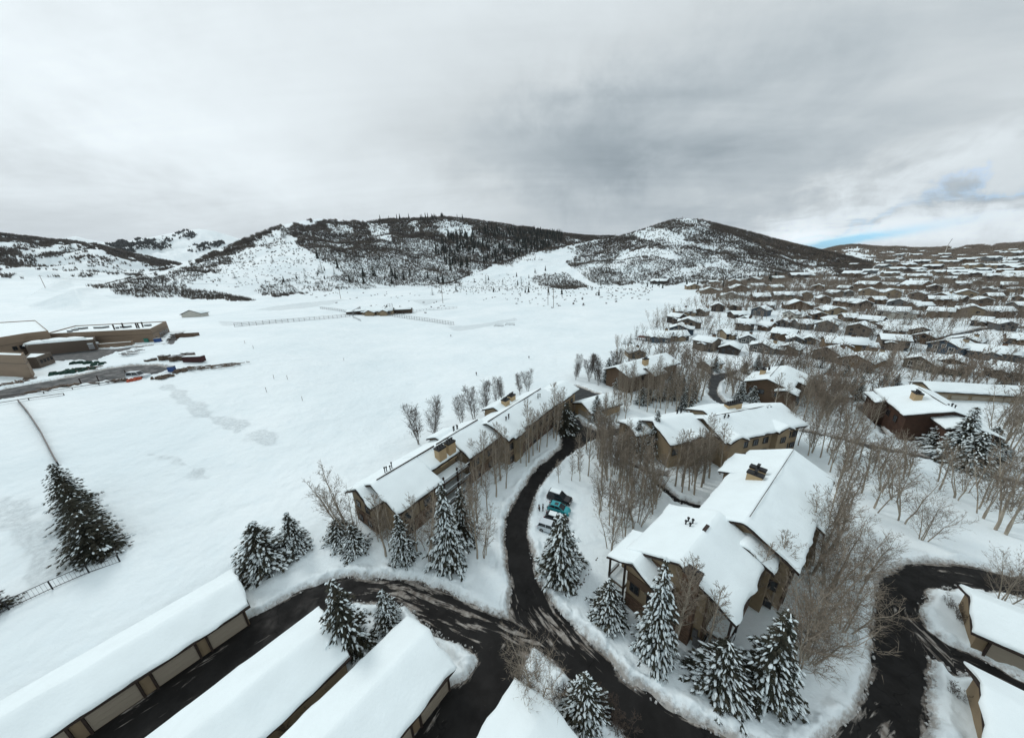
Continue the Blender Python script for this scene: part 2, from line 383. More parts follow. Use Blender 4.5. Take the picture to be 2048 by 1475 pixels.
def np_mesh(name, V, Fq, mats):
    me = bpy.data.meshes.new(name); k = Fq.shape[1]
    me.vertices.add(len(V)); me.vertices.foreach_set('co', V.astype(np.float32).ravel())
    me.loops.add(Fq.size); me.loops.foreach_set('vertex_index', Fq.astype(np.int32).ravel())
    me.polygons.add(len(Fq)); me.polygons.foreach_set('loop_start', np.arange(0, Fq.size, k, dtype=np.int32))
    for m in (mats if isinstance(mats, (list, tuple)) else [mats]): me.materials.append(m)
    me.update(calc_edges=True); return me
# ------------------------------------------------------------------ roads (outlines read off the photograph, laid on the ground)
def W2(L_): return [tuple(G(u, v, 0)[:2]) for u, v in L_]
def WT(L_): return [tuple(GT(u, v)[:2]) for u, v in L_]
R1 = [(1129,890),(1108,907),(1081,930),(1057,957),(1037,988),(1020,1018),(1012,1039),(1008,1090),(1012,1130),(1020,1157),(1023,1174),(1020,1200),(1016,1236),
      (900,1330),(880,1400),(780,1560),(960,1640),(1600,1640),(1600,1530),(1530,1500),(1455,1475),(1425,1462),(1386,1443),(1347,1423),(1297,1394),(1250,1361),(1222,1322),(1197,1298),(1168,1272),(1140,1244),(1108,1215),(1095,1202),(1086,1180),(1070,1145),
      (1064,1120),(1057,1090),(1056,1059),(1061,1025),(1068,998),(1078,978),(1095,951),(1115,930),(1139,910),(1162,893),(1190,880),(1188,866),(1165,866),(1150,875)]
R2 = [(1030,1245),(1016,1236),(981,1229),(949,1212),(917,1196),(886,1180),(854,1170),(822,1163),(775,1158),(736,1159),(705,1155),(676,1158),(648,1163),(619,1175),(600,1185),(585,1192),(551,1210),(508,1233),(479,1252),
      (407,1286),(339,1328),(246,1391),(178,1433),(140,1462),(20,1545),(250,1600),(400,1475),(634,1235),(665,1212),(700,1200),(760,1208),(811,1228),(880,1300),(940,1330)]
LOT = [(1120,905),(1150,900),(1190,880),(1290,862),(1330,850),(1325,843),(1240,856),(1190,862),(1165,850),(1150,832),(1170,812),(1200,789),(1152,772),(1146,776),(1132,810),(1128,850)]
R3 = [(1500,1640),(1600,1530),(1656,1475),(1719,1418),(1741,1358),(1745,1295),(1741,1253),(1747,1189),(1758,1159),(1783,1138),(1813,1128),(1855,1125),(1910,1128),(1974,1140),(2048,1155),(2250,1190),(2250,1235),(2048,1197),(2016,1189),(1974,1183),(1923,1174),(1889,1176),
      (1855,1185),(1838,1210),(1842,1231),(1859,1261),(1889,1282),(1931,1303),(1974,1325),(2048,1363),(2250,1460),(2250,1490),(2048,1388),(1995,1360),(1945,1345),(1902,1350),(1885,1329),(1861,1316),(1855,1337),(1853,1380),(1855,1422),(1849,1475),(1845,1640)]
ISL1 = [(811,1210),(860,1259),(886,1272),(917,1288),(940,1296),(955,1310),(959,1323),(949,1336),(936,1355),(920,1367),(905,1371),(886,1386),(863,1412),(844,1437),(825,1475),(760,1600),(500,1600),(600,1431),(690,1300),(668,1240),(690,1222),(760,1222)]
ISL2 = [(1063,1294),(1044,1336),(1041,1367),(1030,1378),(950,1600),(1300,1640),(1500,1620),(1350,1540),(1300,1500),(1250,1469),(1235,1456),(1203,1431),(1181,1409),(1171,1393),(1139,1361),(1108,1329),(1076,1304)]
R5 = [(1400,738),(1413,745),(1420,752),(1416,775),(1418,790),(1425,800),(1436,808),(1452,814),(1452,808),(1444,800),(1436,790),(1434,775),(1442,762),(1462,752),(1478,745),(1474,741),(1450,747),(1428,750),(1415,741)]
R5b = [(1452,752),(1478,764),(1520,775),(1520,771),(1480,760),(1456,749)]
R6 = [(1600,865),(1680,885),(1740,900),(1800,911),(1830,918),(1900,935),(1960,955),(2048,975),(2048,966),(1965,944),(1900,925),(1835,909),(1800,902),(1745,890),(1690,878),(1610,862)]
SW1 = [(1236,905),(1248,922),(1275,940),(1310,952),(1335,955),(1335,950),(1312,947),(1282,935),(1256,920),(1243,905)]
SW2 = [(1304,962),(1330,985),(1352,1005),(1400,1020),(1400,1010),(1360,1000),(1338,982),(1312,962)]
SW3 = [(1715,815),(1725,826),(1745,840),(1760,858),(1768,872),(1773,870),(1764,855),(1750,838),(1730,824),(1722,815),(1738,806),(1732,804)]
SW4 = [(1640,765),(1680,775),(1740,790),(1740,784),(1690,771)]
R7 = [(1870,674),(1920,665),(1960,656),(2048,652),(2048,657),(1965,661),(1925,671),(1880,683)]
SCH = [(-60,820),(0,803),(60,790),(140,776),(200,766),(262,758),(310,750),(345,738),(310,730),(255,732),(205,740),(140,755),(70,766),(0,780),(-60,792)]
SCH2 = [(100,726),(150,722),(190,724),(206,716),(230,706),(290,695),(335,687),(345,668),(368,664),(345,690),(300,690),(240,697),(180,700),(100,705)]
POLY = {k: W2(v) for k, v in dict(R1=R1, R2=R2, LOT=LOT, R3=R3, I1=ISL1, I2=ISL2, R5=R5, R5b=R5b, R6=R6, SW1=SW1, SW2=SW2, SW3=SW3, SW4=SW4).items()}
for k, v in dict(R7=R7, SCH=SCH, SCH2=SCH2).items(): POLY[k] = WT(v)
CRUST = [WT(q) for q in [[(305,913),(350,918),(395,937),(412,958),(388,945),(350,925)], [(318,770),(345,770),(390,800),(440,835),(500,853),(475,866),(440,855),(395,832),(350,800)], [(485,872),(520,862),(555,870),(548,890),(510,892)], [(440,643),(510,645),(600,637),(520,650),(445,653)],
        [(510,620),(600,606),(690,600),(640,612),(560,622)], [(895,655),(960,650),(1030,637),(1035,641),(970,656),(915,664)], [(0,1010),(60,1000),(110,1060),(150,1130),(60,1180),(20,1120)], [(590,608),(680,600),(660,611)], [(820,600),(905,598),(850,611)]]]
def road_sd(x, y):
    s = np.full(x.shape, 99.)
    m = (np.hypot(x, y) < 420); xx = x[m]; yy = y[m]
    def q(k): return sdf(xx, yy, POLY[k])
    main = np.minimum(q('R1'), q('R2'))
    main = np.maximum(np.maximum(main, -q('I1')), -q('I2'))
    a = np.minimum(main, q('R3'))
    for k in ('LOT', 'R5', 'R5b', 'R6', 'SW1', 'SW2', 'SW3', 'SW4', 'R7', 'SCH', 'SCH2'): a = np.minimum(a, q(k))
    s[m] = a; return s
def build_ground():
    azs = np.concatenate([np.linspace(-180, -76, 30)[:-1], np.linspace(-76, 76, 1300), np.linspace(76, 180, 30)[1:]])
    rs = np.concatenate([[.5, 4, 8, 11], np.geomspace(13, 260, 620), np.geomspace(260, 1500, 300)[1:], np.geomspace(1500, 12000, 110)[1:]])
    A, Rr = np.meshgrid(np.radians(azs), rs); x = np.sin(A)*Rr; y = np.cos(A)*Rr
    z0 = hz(x, y)
    sd = road_sd(x, y)
    rag = fbm(x/2.2, y/2.2, 4, 21)*.75
    s2 = sd+rag*.7-.05
    near = np.exp(-np.clip(Rr-40, 0, None)/140)
    pile = np.exp(-((s2-1.0)/.8)**2)*(.25+.95*np.clip(fbm(x/1.6, y/1.6, 3, 33)+.2, 0, 1))
    depth = -.3+.75*sstep(-.45, .9, s2)+pile*.8
    lump = fbm(x/9, y/9, 3, 40)*.22+fbm(x/1.5, y/1.5, 3, 44)*.09*near+fbm(x/3.5, y/3.5, 3, 45)*.28*np.exp(-np.clip(s2-1, 0, None)/3.5)*near+fbm(x/30, y/30, 2, 47)*.5
    # wind-scoured drift and ploughed banks
    dz = np.where(s2 > 0, lump*sstep(0, 3, s2), 0)
    z = z0+depth+dz*np.where(Rr < 1500, 1, 0)
    dirt = np.clip(.85-s2/1.0, 0, 1)*(s2 > -1)*np.where(Rr < 420, 1, 0)
    dirt = dirt*(.55+.9*np.clip(fbm(x/12, y/12, 2, 50)+.3, 0, 1))
    crust = np.zeros(x.shape)
    for c in CRUST:
        m = (Rr < 1000)
        q = np.zeros(x.shape); q[m] = 1-sstep(-.4, .8, sdf(x[m], y[m], c)+fbm(x[m]/4, y[m]/4, 4, 60)*2.5); crust = np.maximum(crust, q)
    nr, na = x.shape; idx = np.arange(nr*na).reshape(nr, na)
    Fq = np.stack([idx[:-1, :-1], idx[1:, :-1], idx[1:, 1:], idx[:-1, 1:]], -1).reshape(-1, 4)[:, ::-1]
    V = np.stack([x, y, z], -1).reshape(-1, 3)
    me = np_mesh('snow_ground', V, Fq, snow_ground_mat()); me.polygons.foreach_set('use_smooth', np.ones(len(Fq), bool))
    for n, a in (('dirt', dirt), ('crust', crust)):
        t = me.attributes.new(n, 'FLOAT', 'POINT'); t.data.foreach_set('value', a.astype(np.float32).ravel())
    tag(link('snow_ground', me), None, None, kind='structure')
    # asphalt sheet
    fs = s2.reshape(-1)[Fq].min(1) < .45; FR = Fq[fs]; u, inv = np.unique(FR, return_inverse=True)
    VR = np.stack([x, y, z0], -1).reshape(-1, 3)[u]
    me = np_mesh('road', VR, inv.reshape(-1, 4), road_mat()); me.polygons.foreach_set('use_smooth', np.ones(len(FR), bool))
    X, Y = VR[:, 0], VR[:, 1]
    slush = np.zeros(len(X)); grey = np.zeros(len(X))
    for (uu, vv, ra, am) in [(780,1180,5.,1.),(850,1195,5,1.),(900,1205,4,.9),(950,1225,4,1.),(1010,1245,3,1.),(1040,1265,3,.9),(1065,1230,2.2,.9),(1100,1235,3,1.),(1130,1262,3,1.),(1050,1300,2,.8),(300,1360,5,.6),(200,1430,5,.7),(420,1290,4,.5),(560,1230,3,.3),(1880,1300,3,1.),(1900,1330,3,1.),(1750,1440,2.5,.9),(1700,1470,3,.9),(1830,1240,1.5,.8),(1745,1250,1.,.8),(1180,1290,2.5,.9),(850,1420,2,.8),(1890,1132,2.5,.7)]:
        p = G(uu, vv); slush = np.maximum(slush, am*np.exp(-((X-p.x)**2+(Y-p.y)**2)/(ra*ra)))
    rr = np.hypot(X, Y)
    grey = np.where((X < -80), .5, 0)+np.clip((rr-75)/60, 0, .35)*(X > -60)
    lines = []
    # lane centre lines give the streak direction
    for L_ in ([(1170,870),(1120,905),(1075,960),(1045,1010),(1033,1060),(1035,1110),(1045,1160),(1065,1220),(1120,1290),(1200,1370),(1350,1470),(1550,1560)], [(60,1540),(330,1370),(480,1270),(600,1205),(700,1180),(800,1190),(900,1230),(1000,1270),(1100,1320)], [(1020,1280),(980,1350),(900,1450),(850,1520)],
               [(1700,1560),(1790,1430),(1800,1330),(1790,1230),(1800,1170),(1860,1150),(1950,1160),(2100,1190)], [(1840,1250),(1900,1310),(2000,1355),(2200,1450)]):
        lines.append([G(*q).xy for q in L_])
    bd = np.full(len(X), 1e9); al = X.copy(); ac = Y.copy()
    for pts in lines:
        s0 = 0.
        for a, b in zip(pts[:-1], pts[1:]):
            e = b-a; l = e.length; ex, ey = e/l
            t = np.clip((X-a.x)*ex+(Y-a.y)*ey, 0, l); dx = X-a.x-t*ex; dy = Y-a.y-t*ey; d = np.hypot(dx, dy)
            m = (d < bd) & (d < 9); bd = np.where(m, d, bd)
            al = np.where(m, s0+t, al); ac = np.where(m, dx*-ey+dy*ex, ac); s0 += l
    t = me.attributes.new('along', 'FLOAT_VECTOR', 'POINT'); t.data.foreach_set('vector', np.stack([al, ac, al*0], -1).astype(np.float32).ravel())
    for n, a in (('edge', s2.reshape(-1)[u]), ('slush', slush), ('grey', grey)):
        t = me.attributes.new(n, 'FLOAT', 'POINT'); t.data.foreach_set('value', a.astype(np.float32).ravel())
    tag(link('road', me), None, None, kind='structure')
build_ground()
def snow_z(x, y): return float(hz(x, y))+.42+float(fbm(np.array(x/9), np.array(y/9), 3, 40))*.22+float(fbm(np.array(x/30), np.array(y/30), 2, 47))*.5
# ------------------------------------------------------------------ buildings
WC = {}
def window(root, x, y, z, a, w=1.2, h=1.3, fm=None, far=False, name='window'):
    """a = outward direction (rad) in the building's frame"""
    fm = fm or M_frame; key = (round(w, 1), round(h, 1), fm.name, far)
    if key not in WC:
        b = MB(); t = .09 if fm == M_frame else .14
        for sx in (-1, 1): b.box((sx*(w/2+t/2), 0, 0), (t, .12, h+2*t))
        for sz in (-1, 1): b.box((0, 0, sz*(h/2+t/2)), (w-.004, .118, t))
        b.box((0, 0, 0), (.06, .09, h-.004))
        g = MB(); g.box((0, .02, 0), (w, .04, h))
        if far: b.box((0, .02, 0), (w-.002, .04, h-.002), mi=1)
        WC[key] = (b.mesh('window', [fm, M_glass]), g.mesh('pane', M_glass))
    o = link(name, WC[key][0], root, (x+.05*math.cos(a), y+.05*math.sin(a), z), a+math.pi/2)
    if not far: link('pane', WC[key][1], o)
    return o
def arr_edges(L, step):
    e = [0, .05, .14, .3, .6]; e = [q for q in e if q < L*.4]
    n = max(1, int((L-2*e[-1])/step)); mid = np.linspace(e[-1], L-e[-1], n+1)[1:-1]
    return np.array(e+list(mid)+[L-q for q in e[::-1]])
class Bld:
    def __init__(s, name, label, cat, loc, ang, wall=None, group=None, near=True, base=-1.2, T=.42, nofar=False):
        s.root = thing(name, label, cat, loc, ang, group); s.wm = wall or M_tan; s.near = near; s.base = base; s.T = T
        s.w = MB(); s.r = MB(); s.sv = []; s.sf = []; s.no = 0; s.seed = int(abs(loc[0]*7+loc[1]*13)) % 9999
    def vol(s, x0, x1, yr, wl, wr, zr, sl, o=.8, a=0., org=(0, 0), walls=True, rects=None):
        ca, sa = math.cos(a), math.sin(a)
        def T_(x, y, z): return (org[0]+x*ca-y*sa, org[1]+x*sa+y*ca, z)
        if walls:
            X0, X1, Y0, Y1 = x0+o, x1-o, yr-wr+o, yr+wl-o
            zl, zrr = zr-sl*(Y1-yr)-.2, zr-sl*(yr-Y0)-.2; zt = zr-.2
            v = []
            for X in (X0, X1): v += [T_(X, Y0, s.base), T_(X, Y0, zrr), T_(X, yr, zt), T_(X, Y1, zl), T_(X, Y1, s.base)]
            s.w.add(v, [(0, 4, 3, 2, 1), (5, 6, 7, 8, 9), (0, 1, 6, 5), (4, 9, 8, 3), (0, 5, 9, 4)])
        for (X0, X1, Y0, Y1) in (rects or []):
            zf = lambda y: zr-.2-sl*abs(y-yr); v = []
            ys = [Y0, yr, Y1] if Y0 < yr < Y1 else [Y0, (Y0+Y1)/2, Y1]
            for X in (X0, X1): v += [T_(X, Y0, s.base)]+[T_(X, y, zf(y)) for y in ys]+[T_(X, Y1, s.base)]
            s.w.add(v, [(0, 4, 3, 2, 1), (5, 6, 7, 8, 9), (0, 1, 6, 5), (4, 9, 8, 3), (0, 5, 9, 4)])
        # deck
        v = []
        for X in (x0, x1):
            for dz in (0, -.24): v += [T_(X, yr-wr, zr-sl*wr+dz), T_(X, yr, zr+dz), T_(X, yr+wl, zr-sl*wl+dz)]
        f = [(0, 6, 7, 1), (1, 7, 8, 2), (3, 4, 10, 9), (4, 5, 11, 10), (0, 3, 9, 6), (2, 8, 11, 5), (0, 1, 4, 3), (1, 2, 5, 4), (6, 9, 10, 7), (7, 10, 11, 8)]
        s.r.add(v, f)
        # snow blanket
        st = .7 if s.near else 2.2
        U = arr_edges(x1-x0, st)+x0; Vv = np.unique(np.concatenate([arr_edges(wl+wr, st)-wr, [0.]])); 
        if not s.near: Vv = np.array([-wr, -wr+.12, -wr*.5, 0, wl*.5, wl-.12, wl]); U = np.array([x0, x0+.12, x0+(x1-x0)*.33, x0+(x1-x0)*.66, x1-.12, x1])
        uu, vv = np.meshgrid(U, Vv, indexing='ij')
        de = np.minimum(np.minimum(uu-x0, x1-uu), np.minimum(vv+wr, wl-vv)); 
        T = s.T*(1-np.exp(-(de+.015)/(.075 if s.near else .03)))
        k = .22 if s.near else .05
        z = zr+.004-sl*(np.sqrt(vv*vv+k*k)-k)+T
        if s.near:
            q = s.seed; z = z+fbm(uu/3.+q, vv/3., 4, 3)*.20*np.clip(de/.6, 0, 1)
            fr = fbm(uu/1.6+q, vv/1.6+9, 3, 8)*.34
            on = de < .1
            yy = yr+vv+np.where(on & (vv < 0), fr-.02, 0)*(vv <= -wr+.1)-np.where(on & (vv > 0), fr-.02, 0)*(vv >= wl-.1)
            xx = uu+np.where(uu <= x0+.1, fr-.02, 0)-np.where(uu >= x1-.1, fr-.02, 0)
            yy = yy+np.sign(vv)*.0
        else: xx, yy = uu, yr+vv
        P_ = np.stack([org[0]+xx*ca-yy*sa, org[1]+xx*sa+yy*ca, z], -1).reshape(-1, 3)
        n, m = uu.shape; idx = np.arange(n*m).reshape(n, m)+s.no
        s.sf.append(np.stack([idx[:-1, :-1], idx[1:, :-1], idx[1:, 1:], idx[:-1, 1:]], -1).reshape(-1, 4)); s.sv.append(P_); s.no += n*m
    def shed(s, x0, x1, y0, y1, z, T=None, walls=True):
        """flat roofed block"""
        if walls: s.w.box(((x0+x1)/2, (y0+y1)/2, (z+s.base)/2), (x1-x0, y1-y0, z-s.base))
    def done(s):
        link('wall', s.w.mesh('wall', s.wm), s.root)
        rf = link('roof', s.r.mesh('roof', M_dark), s.root)
        if s.sv:
            me = np_mesh('roof_snow', np.concatenate(s.sv), np.concatenate(s.sf), M_snow); me.polygons.foreach_set('use_smooth', np.ones(len(me.polygons), bool))
            link('roof_snow', me, rf)
        return s.root
def boxes(root, name, L_, m):
    for (c, d) in L_:
        b = MB(); b.box((0, 0, 0), d); link(name, b.mesh(name, m), root, c)
def part(root, name, mb, m, loc=None, rz=0., label=None): return link(name, mb.mesh(name, m), root, loc, rz, label)
def chimney(root, x, y, z0, z1, w=1.7, d=1.2, m=None, pots=3, rz=0.):
    b = MB(); b.box((0, 0, (z0+z1)/2), (w, d, z1-z0)); c = link('chimney', b.mesh('chimney', m or M_chim), root, (x, y, 0), rz)
    k = MB(); k.box((0, 0, z1+.15), (w+.16, d+.16, .3))
    for i in range(pots): k.tube([((i-(pots-1)/2)*w/max(pots, 1), 0, z1+.28), ((i-(pots-1)/2)*w/max(pots, 1), 0, z1+.75)], .13, 6); k.box(((i-(pots-1)/2)*w/max(pots, 1), 0, z1+.8), (.42, .42, .1))
    link('chimney_cap', k.mesh('chimney_cap', M_black), c); return c
def vents(root, x, y, z, n=4, sp=.55, rnd=None, dy=.3):
    b = MB(); rnd = rnd or random.Random(int(x*10))
    for i in range(n):
        h = rnd.choice((.7, 1., 1.15)); X = i*sp; Y = (i % 2)*dy
        b.tube([(X, Y, -.6), (X, Y, h)], .1, 6); b.tube([(X, Y, h), (X, Y, h+.18)], .18, 6)
    return part(root, 'roof_vent', b, M_black, (x, y, z))
def balcony(root, x0, x1, y0, y1, z, side=-1, roofz=None):
    b = MB(); b.box(((x0+x1)/2, (y0+y1)/2, z), (x1-x0, y1-y0, .22)); o = part(root, 'balcony', b, M_wood)
    r = MB(); ye = y0 if side < 0 else y1
    for zz in (z+.98, z+.25): r.box(((x0+x1)/2, ye, zz), (x1-x0, .08, .08))
    n = int((x1-x0)/.22)
    for i in range(n+1): r.box((x0+(x1-x0)*i/n, ye, z+.6), (.05, .05, .7))
    link('railing', r.mesh('railing', M_dark), o)
    s = MB(); s.box(((x0+x1)/2, ye, z+1.07), (x1-x0, .14, .09)); s.box(((x0+x1)/2, (y0+y1)/2, z+.2), (x1-x0-.2, y1-y0-.3, .18)); link('snow', s.mesh('snow', M_snow), o)
# --- long condominium A
org = Vector((-25.2, 46.1, 0)); A = Bld('condominium', 'long tan and stone condominium stepping away beside the curved drive, under snow', 'apartment block', org, R_(54), M_tan, T=.34)
for q in [(0, 10, 0, 6.6, 6.8, 10, .45), (9.9, 18.2, 0, 6.55, 3.8, 9.97, .45), (17.8, 28.5, -.4, 6.6, 6.2, 10.35, .45), (27.4, 53, -3.5, 6.5, 6.1, 10.6, .47), (52.3, 65.5, -4.8, 5, 4.9, 9.3, .42)]: A.vol(*q, o=1.)
A.vol(-1.6, 3.6, 2.6, 4.3, 4.2, 8.9, .52, o=.9)
A.vol(29.5, 34., -6.6, 2.6, 3.4, 9.1, .5, o=.7)
A.vol(17.5, 23, 3.3, 3.4, 3., 9.6, .4, o=.6)
A.vol(36, 44, 1.6, 4.2, 3., 9.9, .4, o=.6)
ra = A.done()
boxes(ra, 'ridge_cap', [(((x0+x1)/2, y, z), (x1-x0, .16, .26)) for (x0, x1, y, z) in [(1.2, 14.3, 0, 10.36), (14.6, 27.6, -.4, 10.7), (27.6, 52, -3.5, 10.95)]], M_dark)
boxes(ra, 'stone_cladding', [((5., -5.78, 1.3), (7.6, .16, 3.6)), ((-.68, 2.6, 1.2), (.16, 6.6, 3.6)), ((23.2, -5.62, 1.2), (9, .16, 3.4)), ((40, -8.64, 1.2), (22, .16, 3.2))], M_stone)
boxes(ra, 'trim_board', [((5., -5.84, 3.35), (8.1, .12, .3)), ((-.76, 2.6, 3.35), (.12, 6.7, .3)), ((23.2, -5.7, 3.35), (9.2, .12, .3)), ((40, -8.72, 3.35), (23.4, .12, .3))]+[((x, -5.82, 4.8), (.22, .1, 3.)) for x in (1.3, 5, 8.6, 19.2, 23.2, 27.2)], M_brown)
boxes(ra, 'upper_siding', [((5, -5.74, 6.2), (7.7, .14, 1.1)), ((40, -8.6, 6.9), (23, .14, 1.1)), ((23.2, -5.56, 6.7), (9, .14, 1.1))], M_brown)
for x in (2.6, 6.8): window(ra, x, -5.86, 4.7, -math.pi/2, 1.5, 1.4); window(ra, x, -5.9, 1.9, -math.pi/2, 1.5, 1.3)
for x in (20.6, 25.2): window(ra, x, -5.68, 4.9, -math.pi/2, 1.5, 1.4); window(ra, x, -5.74, 1.9, -math.pi/2, 1.5, 1.3)
for x in (29.4, 32.2, 36, 39.5, 43, 46.5, 50): window(ra, x, -8.74, 5.2, -math.pi/2, 1.3, 1.5); window(ra, x, -8.76, 1.9, -math.pi/2, 1.3, 1.4)
for x in (55, 59, 62): window(ra, x, -8.74, 4.6, -math.pi/2, 1.2, 1.2)
for y in (1.2, 4.2): window(ra, -.8, y, 4.8, math.pi, 1.1, 1.3); window(ra, -.82, y, 1.8, math.pi, 1.1, 1.2)
for z in (.6, 3.2, 5.8): balcony(ra, 10.4, 17.8, -6.4, -3.0, z)
boxes(ra, 'post', [((x, -6.3, 3.5), (.28, .28, 8.)) for x in (10.6, 14.2, 17.6)], M_dark)
for (u, v) in [(881, 905), (900, 893)]:
    p = G(u, v, 10.2)-org; c_, s_ = math.cos(R_(-54)), math.sin(R_(-54)); chimney(ra, p.x*c_-p.y*s_, p.x*s_+p.y*c_, 7.5, 11.2, 1.9, 1.4)
for (u, v) in [(1011, 805), (1023, 796)]:
    p = G(u, v, 10.2)-org; chimney(ra, p.x*c_-p.y*s_, p.x*s_+p.y*c_, 7.5, 11., 1.9, 1.5)
def loc_in(root_org, ang, u, v, z):
    p = G(u, v, z)-root_org; c, s = math.cos(-ang), math.sin(-ang); return p.x*c-p.y*s, p.x*s+p.y*c
for (u, v, n) in [(770, 944, 4), (907, 863, 4), (1012, 841, 4), (1076, 797, 3)]:
    x, y = loc_in(org, R_(54), u, v, 10); vents(ra, x, y, 9.9, n)
# --- big condominium B
org = Vector((19.7, 28.9, 0)); B = Bld('condominium', 'large tan condominium with a tall stone chimney inside the road bend', 'apartment block', org, R_(38.6), M_tan, T=.36)
B.vol(10.6, 36.6, -3, 6.1, 6.2, 11.6, .52, o=1.)
B.vol(-1.2, 11.2, 0, 6.6, 6.3, 11., .5, o=.7, walls=False, rects=[(-.6, 10.5, -3.4, 5.7), (3.6, 10.49, -5.5, -3.41)])
B.vol(-3.4, 3.2, 4.5, 3.7, 4.3, 8.5, .46, o=.6, walls=False, rects=[(-2.6, 3., .9, 5.4), (-.3, 3.01, 5.41, 7.6)])
B.vol(25.5, 33.6, -.2, 4.9, 2.5, 9.85, .30, o=.7)
B.vol(21.6, 27, -7.0, 2.5, 3.1, 9.3, .5, o=.6)
B.vol(8.8, 13.4, -3.9, 1.6, 3.4, 9.6, .52, o=.5)
rb = B.done()
b = MB(); b.box((-1.0, -1.5, 4.6), (1.3, 1.75, 12.6), taper=.96); cs = part(rb, 'chimney', b, M_stone, label='tall brown stone chimney')
b = MB(); b.box((-1.0, -1.5, 10.98), (1.36, 1.85, .3)); b.box((-1.0, -1.9, 11.3), (.5, .6, .3)); link('chimney_cap', b.mesh('chimney_cap', M_black), cs)
for (u, v) in [(1508, 962), (1513, 951)]:
    x, y = loc_in(org, R_(38.6), u, v, 10.6); chimney(rb, x, y, 8, 11.9, .9, 2.1, pots=2)
for (u, v, n) in [(1379, 1058, 4), (1531, 1032, 3), (1583, 945, 2)]:
    x, y = loc_in(org, R_(38.6), u, v, 10); vents(rb, x, y, 9.9, n, .4, dy=.7)
boxes(rb, 'ridge_cap', [((24, -3.2, 12.02), (24, .07, .05)), ((6.4, 0, 11.44), (1.4, .4, .12))], M_dark)
boxes(rb, 'stone_cladding', [((-2.68, 3.15, .6), (.14, 4.4, 3.4)), ((15, -8.28, 1.1), (7.2, .16, 3.2)), ((7., -5.58, 1.2), (6.6, .16, 3.4))], M_stone)
boxes(rb, 'trim_board', [((-2.72, 3.15, 2.5), (.1, 4.5, .26)), ((16, -8.36, 3.1), (9, .12, .3)), ((-2.68, 3.15, 5.6), (.12, 4.4, 1.4)), ((-.66, -3.35, 4.6), (.14, .22, 9)), ((-.68, 3.4, 8.0), (.1, 4., .9)), ((7, -5.6, 6.9), (6.8, .1, 1.)), ((16, -8.3, 7.2), (9., .1, 1.2))], M_brown)
for y in (1.9, 4.2): window(rb, -2.72, y, 4.3, math.pi, 1.1, 1.3)
for x in (13.5, 17.5): window(rb, x, -8.4, 4.8, -math.pi/2, 1.5, 1.4); window(rb, x, -8.4, 1.6, -math.pi/2, 1.5, 1.3)
for x in (30.5, 33.5): window(rb, x, -8.3, 4.6, -math.pi/2, 1.4, 1.3)
for x in (5, 8.5): window(rb, x, -5.6, 4.8, -math.pi/2, 1.4, 1.4)
window(rb, 10.55, -7, 4.8, math.pi, 1.2, 1.4); window(rb, 10.55, -7, 1.7, math.pi, 1.2, 1.2)
for x in (7, 14, 18, 22, 29, 33): window(rb, x, 5.72 if x < 11 else (2.12 if x < 25 else 4.02), 5, math.pi/2, 1.3, 1.3)
for z in (.6, 3.6): balcony(rb, -.6, 3.5, -5.8, -3.5, z)
for z in (.4, 3.2): balcony(rb, -3.1, -.4, 5.5, 7.9, z, 1)
boxes(rb, 'post', [((x, y, z), (.22, .22, 9)) for (x, y, z) in [(-.5, -5.75, 3.2), (3.4, -5.75, 3.4), (-3., 7.8, 2.2), (-3., 5.6, 3.2)]], M_dark)
b = MB(); b.box((-.8, -2.75, 2.2), (.3, .5, 1.3)); part(rb, 'utility_meter', b, M_metal)
b = MB(); b.box((-.85, -3.1, 1.2), (.35, .8, 1.5)); part(rb, 'utility_meter', b, M_metal)
# --- the condominiums further off, ridge read from the picture
def condo(label, r0, r1, z, vols, wall, chim=(), vent=(), T=.4, win=True, cap=True):
    a = G(*r0, z); q = G(*r1, z); ang = math.atan2(q.y-a.y, q.x-a.x); o = Vector((a.x, a.y, 0)); L = math.hypot(q.x-a.x, q.y-a.y)
    X = Bld('condominium', label, 'apartment block', o, ang, wall, T=T)
    for v in vols(L): X.vol(*v)
    r = X.done()
    for (u, v) in chim:
        x, y = loc_in(o, ang, u, v, z+.2); chimney(r, x, y, z-2.5, z+1., 2.2, 1.3, pots=3)
    for (u, v) in vent:
        x, y = loc_in(o, ang, u, v, z-.2); vents(r, x, y, z-.5, 4)
    if cap:
        b = MB(); b.box((L*.5, -.1, z+T+.0), (L*.8, .12, .16)); part(r, 'ridge_cap', b, M_dark)
    return r, L, o, ang
rc, Lc, oc, ac = condo('tan condominium behind the big one, two roofs meeting in a valley, aspens in front', (1410, 837), (1556, 809), 10,
    lambda L: [(-.6, L+1.2, 0, 6.6, 6.4, 10, .44, 1.), (-11.8, -.2, 3.3, 5.2, 6.4, 9.7, .42, 1.), (-15.4, -9.5, 7.6, 4., 4., 7.6, .35, .6), (0, 4.4, 0, 2.6, 2.6, 8.7, .5, .6, -math.pi/2, (2.2, -3.)), (0, 4.2, 0, 2.4, 2.4, 8.5, .5, .6, -math.pi/2, (L*.72, -3.)), (0, 4.2, 0, 2.2, 2.2, 8.3, .5, .6, -math.pi/2, (-5, .4)), (L*.12, L*.5, 3.2, 5.2, 3, 10.1, .36, .7)], M_tan, chim=[(1459, 814), (1472, 811)], vent=[(1448, 838), (1534, 818), (1354, 823)])
for x in (6.5, 9.5, 12.5, 19.5, 21.5): window(rc, x, -5.46, 5, -math.pi/2, 1.3, 1.4); window(rc, x, -5.46, 2, -math.pi/2, 1.3, 1.3)
for x in (-9.5, -1.8): window(rc, x, -2.16, 4.4, -math.pi/2, 1.3, 1.3)
